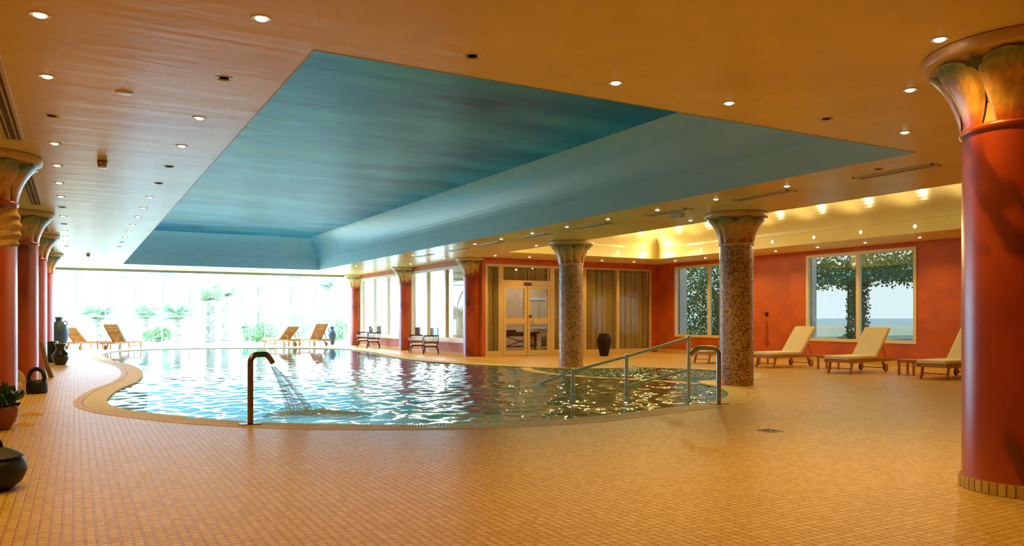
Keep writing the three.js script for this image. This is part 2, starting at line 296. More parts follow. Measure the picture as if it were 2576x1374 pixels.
row('e', [[11.55, -12.66, 1], [11.67, -19.26, 1], [11.33, -24.95, 1], [11.33, -26.6, 1], [11.33, -28.1, 1], [11.33, -29.6, 1], [11.33, -31.15, 1], [11.33, -32.7, 1]]);
row('f', [[12.33, -23.02, 1], [13.68, -23.03, 1], [16.81, -23.1, 1], [18.22, -23.03, 1]]);
row('g', [[19.2, -21.85, 1], [19.2, -20.3, 1], [19.2, -18.7, 1], [19.2, -17.17, 1], [19.2, -15.59, 1], [19.2, -14, 1], [19.2, -12.4, 1], [19.2, -10.8, 1]]);
row('h', [[4.96, -34.6, 1]]);
const HOLE_R = 0.052;
const ring = (x, z, r, n = 14) => Array.from({ length: n }, (_, k) => [x + r * Math.cos(k / n * 2 * Math.PI), z + r * Math.sin(k / n * 2 * Math.PI)]);
struct('ceiling', slab([[-2.6, 3.4], [20.35, 3.4], [20.35, -24.15], [12.4, -24.15], [12.4, -37.4], [-2.6, -37.4]], [rect(R1[0], R1[1], R1[2], R1[3]), rect(R2[0], R2[1], R2[2], R2[3]), ...LIGHTS.map(([x, z]) => ring(x, z, HOLE_R))], CEIL, CEIL + 0.25), M.ceiling, 'glossy cream plaster ceiling with brushed streaks');
// raised field: fascia up from the ceiling edge, a curved cove above it, a flat panel on top
function raised(r, fasciaTop, top, inset, names, mats) {
  const [x0, x1, zn, zf] = r;
  const ringGeo = (o0, y0, o1, y1) => { // band between two rectangles
    const a = [[x0 + o0, zn - o0], [x1 - o0, zn - o0], [x1 - o0, zf + o0], [x0 + o0, zf + o0]], b = [[x0 + o1, zn - o1], [x1 - o1, zn - o1], [x1 - o1, zf + o1], [x0 + o1, zf + o1]], P = [];
    for (let k = 0; k < 4; k++) { const n = (k + 1) % 4; P.push(a[k][0], y0, a[k][1], a[n][0], y0, a[n][1], b[n][0], y1, b[n][1], a[k][0], y0, a[k][1], b[n][0], y1, b[n][1], b[k][0], y1, b[k][1]); }
    const g = new THREE.BufferGeometry(); g.setAttribute('position', new THREE.Float32BufferAttribute(P, 3)); g.computeVertexNormals(); return g;
  };
  struct(names[0], uvM(merge(ringGeo(0.006, CEIL - 0.004, 0.006, fasciaTop), ringGeo(0.006, fasciaTop, 0.02, fasciaTop + 0.005), ringGeo(-0.0, CEIL - 0.004, 0.006, CEIL - 0.004))), mats[0]);
  const seg = [], N = 14;
  for (let k = 0; k < N; k++) { const f = (t) => [0.02 + (inset - 0.02) * (1 - Math.cos(t * Math.PI / 2)), fasciaTop + 0.005 + (top - fasciaTop) * Math.sin(t * Math.PI / 2)], a = f(k / N), b = f((k + 1) / N); seg.push(ringGeo(...a, ...b)); }
  const cg = mergeVertices(merge(seg).deleteAttribute('normal').deleteAttribute('uv') && merge(seg), 1e-4);
  cg.computeVertexNormals();
  struct(names[1], uvM(merge(seg)), mats[1]);
  struct(names[2], boxs(x0 + inset - 0.05, x1 - inset + 0.05, top, top + 0.1, zn - inset + 0.05, zf + inset - 0.05), mats[2]);
}
raised(R1, 3.86, 4.76, 0.65, ['trim_1', 'ceiling_cove', 'ceiling_panel'], [M.fascia, M.cove, M.blue]);
raised(R2, 3.78, 4.55, 1.7, ['trim_2', 'ceiling_cove_001', 'ceiling_panel_001'], [M.yellow, M.yellow, M.yellow]);
struct('roof', boxs(-2.7, 20.4, 5.0, 5.15, 3.5, -37.4), M.whiteWall);
for (const [i, g] of [boxs(-2.7, 20.4, 3.7, 5.0, 3.4, 3.5), boxs(-2.7, -2.6, 3.7, 5.0, 3.5, -37.4), boxs(20.35, 20.45, 3.7, 5.0, 3.5, -37.4), boxs(-2.7, 20.4, 3.7, 5.0, -37.3, -37.4)].entries()) struct('roof_upstand' + (i ? '_00' + i : ''), g, M.whiteWall);
// walls
const WA = [-22.9, -19.25, 0.63, 3.31], WB = [-16.75, -13.07, 0.63, 3.31];
struct('wall_right', wallX(20.1, 0.25, 3.4, -24.15, 0, CEIL, [WA, WB]), M.orange, 'burnt orange plaster wall behind the loungers');
{ const P = [], I = [], n = 16; for (let k = 0; k <= n; k++) { const t = k / n, w = (0.05 + 0.05 * t + 0.03 * (LAT[3][k * 9] - 0.5)) * Math.min(1, Math.sin(Math.PI * Math.min(1, t * 1.02 + 0.03)) * 3); P.push(20.0985, 1.3 - 1.0 * t, -18.35 - w, 20.0985, 1.3 - 1.0 * t, -18.35 + w); if (k) I.push(2 * k - 2, 2 * k - 1, 2 * k, 2 * k - 1, 2 * k + 1, 2 * k); }
  const g = new THREE.BufferGeometry(); g.setAttribute('position', new THREE.Float32BufferAttribute(P, 3)); g.setIndex(I); g.computeVertexNormals(); part('damp_stain', uvM(g), std({ map: plasterMap(rgb(158, 66, 30), 0.3, 2, 1), roughness: 0.6 }), scene.getObjectByName('wall_right'), 'dark damp stain under the socket'); }
struct('wall_back', wallZ(-23.9, 0.25, 12.3, 20.1, 0, CEIL, [[12.42, 19.78, 0.001, 3.24]]), M.orange, 'orange plaster surround of the curtained glass front');
const BAYS = [[-24.95, -30.2, 0.5, 3.27], [-30.8, -36.75, 0.5, 3.27]];
struct('wall_side', wallX(12.15, 0.25, -24.15, -37.6, 0, CEIL, BAYS), M.orange, 'orange plaster wall under and above the tall pool windows');
struct('wall_left', wallX(-2.6, 0.2, 3.4, -37.4, 0, CEIL, []), M.rough, 'pale rough plaster wall behind the column row');
struct('wall_rear', wallZ(3.4, 0.2, -2.4, 20.1, 0, CEIL, []), M.orange);
struct('baseboard_right', boxs(20.07, 20.1, 0, 0.14, 3.3, -23.9), M.border, 'cream tile skirting under the orange wall');
struct('baseboard_side', boxs(12.13, 12.15, 0, 0.09, -25, -37.5), M.border);
const WSILL = [boxs(12.06, 12.46, 0.45, 0.5, -24.9, -30.25), boxs(12.06, 12.46, 0.45, 0.5, -30.75, -36.8)];
WSILL.forEach((g, i) => struct(i ? 'trim_4' : 'trim_3', g, M.white, 'white sill board of the tall pool windows'));

// ---------- windows and doors ----------
const sheetX = (x, y0, y1, z0, z1) => new THREE.PlaneGeometry(Math.abs(z1 - z0), y1 - y0).rotateY(Math.PI / 2).translate(x, (y0 + y1) / 2, (z0 + z1) / 2);
const sheetZ = (z, y0, y1, x0, x1) => new THREE.PlaneGeometry(Math.abs(x1 - x0), y1 - y0).translate((x0 + x1) / 2, (y0 + y1) / 2, z);
function win(name, axis, at, a0, a1, y0, y1, bars, fw, mats, label, depth = 0.09, inset = 0.06) {
  // axis 'x': window in a wall across x spanning z a0..a1; axis 'z': spanning x
  const o = new THREE.Group(); o.name = name; scene.add(o); tag(o, label, null, null, 'structure');
  const B = (u0, u1, v0, v1) => (axis === 'x' ? boxs(at + inset, at + inset + depth, v0, v1, u0, u1) : boxs(u0, u1, v0, v1, at - inset, at - inset - depth));
  const s = Math.sign(a1 - a0);
  part('frame', merge(B(a0, a1, y0, y0 + fw), B(a0, a1, y1 - fw, y1), B(a0, a0 + s * fw, y0 + fw, y1 - fw), B(a1 - s * fw, a1, y0 + fw, y1 - fw)), mats[0], o);
  const cuts = [a0 + s * fw, ...bars.flatMap((b) => [b - s * fw * 0.6, b + s * fw * 0.6]), a1 - s * fw];
  for (const b of bars) part('mullion', B(b - s * fw * 0.6, b + s * fw * 0.6, y0 + fw, y1 - fw), mats[0], o);
  for (let k = 0; k < cuts.length; k += 2) {
    const m = at + (axis === 'x' ? inset + depth / 2 : 0), g = axis === 'x' ? sheetX(m, y0 + fw, y1 - fw, cuts[k], cuts[k + 1]) : sheetZ(at - inset - depth / 2, y0 + fw, y1 - fw, cuts[k], cuts[k + 1]);
    part('pane', g, mats[1] ?? M.pane, o);
  }
  return o;
}
win('window_1', 'x', 20.1, WA[0], WA[1], WA[2], WA[3], [-21.07], 0.09, [M.frame, M.paneTint], 'white framed two pane window nearest the curtained glass front', 0.12, -0.02);
win('window_2', 'x', 20.1, WB[0], WB[1], WB[2], WB[3], [-14.9], 0.09, [M.frame, M.paneTint], 'white framed two pane window with a vine-wrapped tree outside', 0.12, -0.02);
win('window_3', 'x', 12.15, -24.95, -30.2, 0.5, 3.27, [-26.75, -28.5], 0.11, [M.frame], 'tall three pane pool window facing the terrace, next to the glass front', 0.14, 0.03);
win('window_4', 'x', 12.15, -30.8, -36.75, 0.5, 3.27, [-33.0, -34.8], 0.11, [M.frame], 'tall three pane pool window facing the terrace, next to the conservatory', 0.14, 0.03);
const Zc = -23.86;
win('window_5', 'z', Zc, 12.42, 13.04, 0.1, 3.24, [], 0.09, [M.beigeFrame], 'narrow beige framed pane beside the double door', 0.1, 0.05);
win('window_6', 'z', Zc, 13.04, 15.17, 2.6, 3.24, [], 0.09, [M.beigeFrame], 'beige framed glass panel over the double door', 0.1, 0.05);
win('window_7', 'z', Zc, 15.17, 16.62, 0.1, 3.24, [], 0.09, [M.beigeFrame], 'beige framed curtained pane between double door and mosaic column', 0.1, 0.05);
win('window_8', 'z', Zc, 16.62, 18.15, 0.1, 3.24, [], 0.06, [M.beigeFrame], 'beige framed curtained pane behind the dark urn', 0.1, 0.05);
win('window_9', 'z', Zc, 18.15, 19.78, 0.1, 3.24, [], 0.06, [M.beigeFrame], 'beige framed curtained pane at the orange corner', 0.1, 0.05);
struct('trim_5', merge(boxs(12.42, 13.07, 0, 0.1, Zc - 0.05, Zc - 0.15), boxs(15.14, 19.78, 0, 0.1, Zc - 0.05, Zc - 0.15)), M.beigeFrame, 'beige base rail of the glass front');
{ // double door
  const d = new THREE.Group(); d.name = 'door_1'; scene.add(d); tag(d, 'beige framed glazed double door into the treatment room', null, null, 'structure');
  const z0 = Zc - 0.04, z1 = Zc - 0.12, B = (a, b, c, e) => boxs(a, b, c, e, z0, z1);
  part('door_frame', merge(B(13.04, 13.13, 0, 2.6), B(15.08, 15.17, 0, 2.6), B(13.13, 15.08, 2.5, 2.6)), M.beigeFrame, d);
  for (const [a, b] of [[13.14, 14.09], [14.12, 15.07]]) {
    const leaf = part('door_leaf', merge(B(a, a + 0.1, 0.02, 2.49), B(b - 0.1, b, 0.02, 2.49), B(a + 0.1, b - 0.1, 0.02, 0.19), B(a + 0.1, b - 0.1, 2.39, 2.49), B(a + 0.1, b - 0.1, 1.14, 1.34)), M.beigeFrame, d);
    part('pane', sheetZ(Zc - 0.08, 0.19, 1.14, a + 0.1, b - 0.1), M.pane, leaf);
    part('pane', sheetZ(Zc - 0.08, 1.34, 2.39, a + 0.1, b - 0.1), M.pane, leaf);
  }
  part('door_handle', merge(rod([14.3, 1.2, Zc - 0.03], [14.3, 1.2, Zc + 0.04], 0.012), rod([14.3, 1.32, Zc + 0.04], [14.3, 1.1, Zc + 0.04], 0.014)), M.chrome, d);
  part('lock_plate', boxs(14.17, 14.29, 1.36, 1.45, Zc - 0.03, Zc - 0.05), M.sign, d, 'dark red plate above the handle');
}
solo('door_sign', rbox(0.3, 0.11, 0.02, 0.004, 14.12, 2.56, Zc - 0.025), M.sign, 'small dark red sign over the double door', 'sign');
// curtains behind the glass front
function curtain(x0, x1, y0, y1, label) {
  const n = Math.ceil((x1 - x0) * 60), P = [], U = [], I = [];
  for (let i = 0; i <= n; i++) { const x = x0 + (x1 - x0) * i / n, w = 0.035 * Math.sin(x * 34 + Math.sin(x * 7)) + 0.02 * Math.sin(x * 13); for (const y of [y0, y1]) { P.push(x, y, -24.12 + w * (y === y0 ? 1.1 : 0.8)); U.push((x + 0.3 * w) * 1, y); } }
  for (let i = 0; i < n; i++) I.push(2 * i, 2 * i + 2, 2 * i + 1, 2 * i + 1, 2 * i + 2, 2 * i + 3);
  const g = new THREE.BufferGeometry(); g.setAttribute('position', new THREE.Float32BufferAttribute(P, 3)); g.setAttribute('uv', new THREE.Float32BufferAttribute(U, 2)); g.setIndex(I); g.computeVertexNormals();
  const c = thing('curtain', label, 'curtain', [0, 0, 0], 0, 'patterned curtains behind the glass front');
  part('curtain_fabric', g, M.curtain, c);
  part('curtain_rail', rod([x0, y1 + 0.01, -24.12], [x1, y1 + 0.01, -24.12], 0.012), M.frame, c);
}
curtain(12.46, 13.0, 0.06, 3.2, 'narrow brown patterned curtain beside the double door');
curtain(13.1, 15.12, 2.55, 3.2, 'short brown patterned curtain above the double door');
curtain(15.2, 16.6, 0.06, 3.2, 'brown patterned curtain between double door and mosaic column');
curtain(16.66, 18.12, 0.06, 3.2, 'brown patterned curtain behind the dark urn');
curtain(18.2, 19.74, 0.06, 3.2, 'brown patterned curtain next to the orange corner');
// treatment room behind the door
struct('wall_room_left', boxs(12.9, 13.0, 0, 3.4, -24.2, -27.5), M.beigeWall);
struct('wall_room_back', wallZ(-27.5, 0.1, 12.9, 20.2, 0, 3.4, []), M.beigeWall, 'beige plaster back wall of the treatment room');
struct('wall_room_right', boxs(20.1, 20.35, 0, 3.4, -24.15, -27.6), M.beigeWall);
struct('ceiling_room', boxs(12.9, 20.35, 3.4, 3.5, -24.16, -27.6), M.white);
{
  const d = new THREE.Group(); d.name = 'door_2'; scene.add(d); tag(d, 'white framed inner door at the back of the treatment room', null, null, 'structure');
  part('door_frame', merge(boxs(16.0, 16.12, 0, 2.2, -27.4, -27.5), boxs(17.08, 17.2, 0, 2.2, -27.4, -27.5), boxs(16.12, 17.08, 2.08, 2.2, -27.4, -27.5)), M.white, d);
  part('door_leaf', boxs(16.14, 17.06, 0.02, 2.07, -27.45, -27.5), std({ color: 0xd9c79a, roughness: 0.5 }), d);
  part('door_handle', rod([16.24, 1.05, -27.4], [16.36, 1.05, -27.4], 0.012), M.chrome, d);
}
solo('light_switch', rbox(0.08, 0.12, 0.015, 0.004, 15.1, 1.75, -27.49), M.white, 'white switch on the treatment room wall', 'switch');
{ // dark table with turned legs and crossed braces
  const t = thing('console_table', 'dark wooden table with turned legs and crossed braces', 'table', [14.55, 0, -25.5], 0.12);
  part('tabletop', rbox(1.7, 0.06, 0.7, 0.01, 0, 0.79, 0), M.darkwood, t);
  part('apron', merge(boxc(1.5, 0.1, 0.02, 0, 0.71, 0.3), boxc(1.5, 0.1, 0.02, 0, 0.71, -0.3)), M.darkwood, t);
  const prof = [[0.055, 0], [0.06, 0.04], [0.035, 0.08], [0.055, 0.16], [0.035, 0.24], [0.06, 0.32], [0.035, 0.42], [0.06, 0.5], [0.04, 0.58], [0.055, 0.64], [0.055, 0.76]];
  for (const [x, z] of [[-0.72, 0.27], [0.72, 0.27], [-0.72, -0.27], [0.72, -0.27]]) part('leg', lathe(prof, 14).translate(x, 0, z), M.darkwood, t);
  part('brace', bar([-0.68, 0.28, 0.27], [0.68, 0.66, 0.27], 0.03, 0.03), M.darkwood, t); part('brace', bar([-0.68, 0.66, 0.27], [0.68, 0.28, 0.27], 0.03, 0.03), M.darkwood, t);
  part('stretcher', boxc(1.38, 0.05, 0.03, 0, 0.28, 0.27), M.darkwood, t);
  const u = thing('side_cabinet', 'pale console table with arched openings in the treatment room', 'table', [17.3, 0, -26.9], 0);
  part('tabletop', rbox(2.2, 0.06, 0.6, 0.01, 0, 0.93, 0), M.white, u);
  part('drawer_front', rbox(2.0, 0.16, 0.5, 0.01, 0, 0.81, 0), M.beigeWall, u);
  for (const x of [-0.95, -0.3, 0.35, 0.95]) part('leg', rbox(0.09, 0.73, 0.45, 0.01, x, 0.365, 0), M.beigeWall, u);
  part('lower_shelf', rbox(2.0, 0.04, 0.45, 0.01, 0, 0.14, 0), M.white, u);
  const box = solo('tray_box', rbox(0.34, 0.07, 0.22, 0.01, 14.35, 0.856, -25.52), M.darkwood, 'small dark box on the wooden table', 'box'); box.name = 'storage_box';
}
{ const l = thing('ceiling_lamp', 'round white ceiling lamp inside the treatment room', 'lamp', [15.6, 3.4, -25.8]);
  part('lamp_shade', cyl(0.16, 0.16, 0.06, 0, -0.06, 0, 24), std({ color: 0xffffff, emissive: 0xfff2dd, emissiveIntensity: 3 }), l);
  const p = new THREE.PointLight(new THREE.Color(1, 0.9, 0.78), 5); p.position.set(0, -0.16, 0); p.castShadow = true; p.shadow.radius = 6; p.name = 'ceiling_lamp_light'; l.add(p); }

// ---------- conservatory glass at the far end ----------
{
  const ZT = -37.35, ZG = -41.3, RAD = 1.75, prof = [];   // ceiling edge, glass foot; the roof leaves the ceiling edge flat and turns down into the upright glass
  prof.push([ZT, 3.42]);
  for (let k = 0; k <= 10; k++) { const t = k / 10 * Math.PI / 2; prof.push([ZT - 1.2 - (ZG * -1 + ZT - 1.2) * Math.sin(t), 3.4 - 2.0 * (1 - Math.cos(t)) * 0.9]); }
  prof.push([ZG, 0.06]);
  const xs = []; for (let x = -2.4; x < 12.5; x += 1.223) xs.push(x < 12 ? x : 12.2);
  const o = new THREE.Group(); o.name = 'window_10'; scene.add(o); tag(o, 'curved glass conservatory wall with slender white ribs', null, null, 'structure');
  for (const x of xs) {
    const pts = prof.map(([z, y]) => V(x, y, z)), g = [];
    for (let k = 0; k + 1 < pts.length; k++) g.push(bar(pts[k].toArray(), pts[k + 1].toArray(), 0.055, 0.06));
    part('rib', merge(g), M.rib, o);
  }
  const cross = (y, z, h) => part('transom', boxc(14.8, h, 0.045, 5.0, y, z), M.rib, o);
  cross(1.42, ZG, 0.07); cross(0.05, ZG, 0.1); cross(prof[4][1], prof[4][0], 0.05); cross(3.4, ZT - 0.03, 0.1);
  for (let b = 0; b + 1 < xs.length; b++) { // bent panes, one above and one below the transom
    const strip = (list) => { const P = []; for (let k = 0; k + 1 < list.length; k++) { const [z0, y0] = list[k], [z1, y1] = list[k + 1], a = xs[b] + 0.035, c = xs[b + 1] - 0.035; P.push(a, y0, z0, c, y0, z0, c, y1, z1, a, y0, z0, c, y1, z1, a, y1, z1); } const g = new THREE.BufferGeometry(); g.setAttribute('position', new THREE.Float32BufferAttribute(P, 3)); g.computeVertexNormals(); return g; };
    const up = prof.filter(([, y]) => y > 1.46).concat([[ZG, 1.46]]);
    part('pane', strip(up), M.pane, o); part('pane', strip([[ZG, 1.38], [ZG, 0.1]]), M.pane, o);
  }
  // end wall
  const e = new THREE.Group(); e.name = 'window_11'; scene.add(e); tag(e, 'glass end wall of the conservatory beside the orange column', null, null, 'structure');
  part('mullion', boxc(0.06, 3.2, 0.06, 12.2, 1.6, -39.4), M.alu, e); part('transom', boxc(0.06, 0.07, 3.6, 12.2, 1.42, -39.45), M.alu, e); part('transom', boxc(0.06, 0.1, 3.6, 12.2, 0.05, -39.45), M.alu, e);
  const sh = new THREE.Shape([[37.6, 0.1], ...prof.slice().reverse().filter(([z]) => z < -37.6).map(([z, y]) => [-z, y]), [37.6, 3.4]].map(([a, b]) => new THREE.Vector2(a, b)));
  part('pane', new THREE.ShapeGeometry(sh).rotateY(Math.PI / 2).translate(12.2, 0, 0), M.pane, e);
  struct('trim_6', boxs(-2.6, 12.4, -0.02, 0.06, -41.2, -41.5), M.white, 'white kerb under the conservatory glass');
}

// ---------- pool ----------
struct('pool_wall', slab(ringAt(0), [ringAt(-0.09)], -1.5, -0.045), M.poolTile, 'blue tiled pool wall');
struct('pool_basin', slab(ringAt(0.02), [], -1.6, -1.4), M.poolTile, 'blue tiled pool bottom');
struct('gutter_channel', merge(slab(ringAt(0.5), [ringAt(0.0)], -0.2, -0.13)), M.gutter);
struct('trim_7', slab(ringAt(0.475), [ringAt(0.355)], -0.12, 0.004), M.border, 'cream coping strip round the pool');
{ // gutter grating of narrow cross bars
  const gr = thing('gutter_grating', 'cream slatted overflow grating running round the pool edge', 'grating');
  const barG = new RoundedBoxGeometry(0.345, 0.03, 0.021, 1, 0.003), L = edgeCurve.getLength(), n = Math.round(L / 0.037), pts = edgeCurve.getSpacedPoints(n), list = [];
  for (let i = 0; i < n; i++) {
    const p = pts[i], q = pts[(i + 1) % n], o = pts[(i + n - 1) % n], dx = q.x - o.x, dz = q.z - o.z, l = Math.hypot(dx, dz), nx = -dz / l * OUT, nz = dx / l * OUT;
    const e = [p.x + nx * 0.345, p.z + nz * 0.345]; if (edgeDist(...e)[0] < 0.325) continue;
    list.push([p.x + nx * 0.173, p.z + nz * 0.173, Math.atan2(-nz, nx), Math.hypot(p.x, p.z)]);
  }
  const order = list.map((b) => { const d = b[0] * S - b[1] * C, a = (b[0] * C + b[1] * S) / d; return [Math.abs(a * FOC) < 1290 ? d : 1e3, b]; }).sort((a, b) => a[0] - b[0]);
  const rest = [];
  order.forEach(([, b], k) => {
    if (k < 300) { const m = part('grate_bar', barG, M.grate, gr); m.position.set(b[0], -0.012, b[1]); m.rotation.y = b[2]; } else rest.push(b);
  });
  const im = shadow(new THREE.InstancedMesh(barG, M.grate, rest.length)); im.name = 'grate_bar_field'; im.userData.kind = 'stuff';
  const o3 = new THREE.Object3D(); rest.forEach((b, i) => { o3.position.set(b[0], -0.012, b[1]); o3.rotation.y = b[2]; o3.updateMatrix(); im.setMatrixAt(i, o3.matrix); }); gr.add(im);
}
const SPLASH = onY(752, 1038, -0.03), SPA = [12.4, -15.0];
{ // water surface with real ripples, stronger by the jet and in the whirlpool bay, calm at the far end
  const WL = -0.03, st = 0.05, x0 = 0.3, x1 = 14.6, z0 = -8.5, z1 = -37.1, nx = Math.round((x1 - x0) / st), nz = Math.round((z0 - z1) / st), id = new Int32Array((nx + 1) * (nz + 1)).fill(-1), P = [], I = [];
  const inside = new Uint8Array((nx + 1) * (nz + 1));
  for (let j = 0; j <= nz; j++) { // scan line fill
    const z = z0 - j * st, xsn = []; for (let i = 0, k = NE - 1; i < NE; k = i++) { const [xi, zi] = EDGE[i], [xk, zk] = EDGE[k]; if ((zi > z) !== (zk > z)) xsn.push((xk - xi) * (z - zi) / (zk - zi) + xi); }
    xsn.sort((a, b) => a - b);
    for (let s = 0; s + 1 < xsn.length; s += 2) for (let i = Math.max(0, Math.ceil((xsn[s] - x0) / st)); i <= Math.min(nx, Math.floor((xsn[s + 1] - x0) / st)); i++) inside[j * (nx + 1) + i] = 1;
  }
  const dirs = Array.from({ length: 26 }, (_, k) => { const a = rr(0, 6.283), w = rr(0.13, 0.55); return [Math.cos(a) * 6.283 / w, Math.sin(a) * 6.283 / w, rr(0, 6.28), w]; });
  const wave = (x, z) => {
    const far = sm(-28, -12.5, z), ds = Math.hypot(x - SPLASH.x, z - SPLASH.z), dp = Math.hypot(x - SPA[0], z - SPA[1]);
    const warp = 1.2 * noise(x * 0.9 + 40, z * 0.9 + 80, 200, 200, 0);
    let h = 0; for (const [a, b, p, w] of dirs) h += w * Math.sin(a * x + b * z + p + 3 * warp);
    const amp = 0.0003 + 0.0042 * far + 0.004 * Math.exp(-ds * ds / 2.2) + 0.0045 * Math.exp(-dp * dp / 5.5) + 0.0012 * Math.exp(-((x - 8) ** 2 + (z + 11) ** 2) / 9);
    h *= amp;
    h += 0.012 * Math.exp(-ds / 1.6) * Math.sin(ds * 15 + 2 * warp) * sm(0.05, 0.4, ds);
    h += 0.035 * Math.exp(-dp * dp / 2.6) * (noise(x * 5, z * -5, 200, 250, 1) - 0.4) + 0.03 * Math.exp(-ds * ds / 0.18) * (noise(x * 16, z * -16, 250, 250, 2) - 0.2);
    return h;
  };
  const vert = (i, j) => {
    const k = j * (nx + 1) + i; if (id[k] >= 0) return id[k];
    let x = x0 + i * st, z = z0 - j * st; if (!inside[k]) { const e = EDGE[edgeDist(x, z)[1]]; x = e[0]; z = e[1]; }
    P.push(x, WL + wave(x, z), z); return (id[k] = P.length / 3 - 1);
  };
  for (let j = 0; j < nz; j++) for (let i = 0; i < nx; i++) {
    const s = (a, b) => inside[(j + b) * (nx + 1) + i + a]; if (!(s(0, 0) || s(1, 0) || s(0, 1) || s(1, 1))) continue;
    const a = vert(i, j), b = vert(i + 1, j), c = vert(i + 1, j + 1), d = vert(i, j + 1); I.push(a, b, c, a, c, d);
  }
  const g = new THREE.BufferGeometry(); g.setAttribute('position', new THREE.Float32BufferAttribute(P, 3)); g.setIndex(I); g.computeVertexNormals();
  const w = struct('pool_water', g, M.water, 'rippled clear blue pool water'); w.userData.kind = 'structure';
}
{ // submerged weir of the whirlpool bay, its crest at the water line
  const c = new THREE.CatmullRomCurve3([[11.35, -12.2], [11.2, -13.0], [10.75, -14.2], [10.35, -15.5], [10.3, -16.8], [10.7, -18.2], [10.95, -18.55]].map(([x, z]) => V(x, 0, z))), p = c.getSpacedPoints(60), t = p.map((_, i) => c.getTangentAt(i / 60)), L = [], R = [];
  p.forEach((q, i) => { L.push([q.x + t[i].z * 0.16, q.z - t[i].x * 0.16]); R.unshift([q.x - t[i].z * 0.16, q.z + t[i].x * 0.16]); });
  struct('pool_weir', slab([...L, ...R], [], -1.4, -0.026), M.border, 'curved cream weir between pool and whirlpool');
}

// ---------- columns ----------
function petalGeo(R, y0, y1, flare, half, bulge, colors, round) {
  const nu = 14, nv = 30, P = [], Cc = [], U = [], I = [];
  const bell = (t) => R + (flare - R) * Math.pow(t, 2.4);
  for (let j = 0; j <= nv; j++) for (let i = 0; i <= nu; i++) {
    const t = 1 - Math.pow(1 - j / nv, 2.2), s = i / nu * 2 - 1, w = half * (0.66 + 0.38 * Math.sin(Math.PI * Math.min(t, 0.7) / 1.3)) * (t > round ? Math.sqrt(Math.max(0, 1 - ((t - round) / (1 - round)) ** 2)) * 0.995 + 0.005 : 1);
    const th = s * w, r = bell(t) + 0.003 + bulge * (1 - Math.pow(Math.abs(s), 6)) * (0.3 + 0.7 * Math.sin(Math.PI * Math.min(1, t * 1.05)));
    P.push(r * Math.sin(th), y0 + (y1 - y0) * t, r * Math.cos(th)); U.push(s * 0.2, t * 0.5);
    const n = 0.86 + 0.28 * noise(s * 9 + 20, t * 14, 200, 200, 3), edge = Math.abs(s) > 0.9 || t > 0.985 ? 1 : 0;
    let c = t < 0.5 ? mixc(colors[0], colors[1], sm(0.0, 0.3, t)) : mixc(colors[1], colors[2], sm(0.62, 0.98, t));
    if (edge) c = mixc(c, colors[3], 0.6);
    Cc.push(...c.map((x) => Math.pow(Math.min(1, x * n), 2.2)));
  }
  for (let j = 0; j < nv; j++) for (let i = 0; i < nu; i++) { const a = j * (nu + 1) + i; I.push(a, a + 1, a + nu + 2, a, a + nu + 2, a + nu + 1); }
  const g = new THREE.BufferGeometry(); g.setAttribute('position', new THREE.Float32BufferAttribute(P, 3)); g.setAttribute('color', new THREE.Float32BufferAttribute(Cc, 3)); g.setAttribute('uv', new THREE.Float32BufferAttribute(U, 2)); g.setIndex(I); g.computeVertexNormals(); return g;
}
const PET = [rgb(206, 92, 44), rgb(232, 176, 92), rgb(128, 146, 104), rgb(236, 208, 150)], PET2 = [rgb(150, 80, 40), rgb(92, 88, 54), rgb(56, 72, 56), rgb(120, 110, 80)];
function column(x, z, R, mat, label, opt = {}) {
  const o = thing('column', label, null, [x, 0, z], opt.turn ?? 0, null, 'structure');
  const y0 = 2.84, y1 = 3.355, flare = R + 0.23;
  const sh = lathe([[R, 0], [R, 1.4], [R - 0.005, 2.82]], 64); part('shaft', sh, mat, o);
  part('neck_ring', lathe([[R - 0.01, 2.79], [R + 0.012, 2.8], [R + 0.018, 2.825], [R + 0.01, 2.85], [R - 0.02, 2.855]], 48), opt.ring ?? mat, o);
  const bell = []; for (let k = 0; k <= 16; k++) { const t = k / 16; bell.push([R - 0.01 + (flare - R) * Math.pow(t, 2.4), y0 + (y1 - y0) * t]); }
  part('capital', lathe(bell, 48), M.capital, o);
  part('abacus', lathe([[flare - 0.05, y1 - 0.015], [R + 0.27, y1 - 0.005], [R + 0.285, y1 + 0.02], [R + 0.285, CEIL - 0.012], [R + 0.275, CEIL - 0.003], [0, CEIL - 0.003]], 56), M.capital, o);
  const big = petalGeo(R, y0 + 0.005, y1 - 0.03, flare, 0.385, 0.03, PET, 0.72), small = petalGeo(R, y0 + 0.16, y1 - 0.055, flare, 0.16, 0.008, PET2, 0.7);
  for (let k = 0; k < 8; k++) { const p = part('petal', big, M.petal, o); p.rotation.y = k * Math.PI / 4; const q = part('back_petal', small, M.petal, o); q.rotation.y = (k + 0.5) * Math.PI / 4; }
  if (opt.tiles) { // skirting of upright tiles
    part('skirting_bed', lathe([[R + 0.012, 0], [R + 0.012, 0.096], [R, 0.1]], 48), std({ color: 0xb07a46, roughness: 0.7 }), o);
    const n = 44, g = new RoundedBoxGeometry(0.048, 0.09, 0.012, 1, 0.002);
    for (let k = 0; k < n; k++) { const a = k / n * 2 * Math.PI, m = part('skirting_tile', g, M.tile[k % 3], o); m.position.set((R + 0.016) * Math.sin(a), 0.048, (R + 0.016) * Math.cos(a)); m.rotation.y = a; }
  } else if (opt.plinth) part('plinth', lathe([[R + 0.03, 0], [R + 0.03, 0.1], [R, 0.12]], 40), M.border, o);
  return o;
}
column(6.49, -3.36, 0.4, M.red, 'thick glossy red column with a tiled foot', { tiles: true, turn: 0.35, ring: M.red });
column(11.63, -11.41, 0.335, M.mosaic, 'brown mosaic column standing at the pool corner by the steel handrail', { turn: 0.35, ring: M.capital });
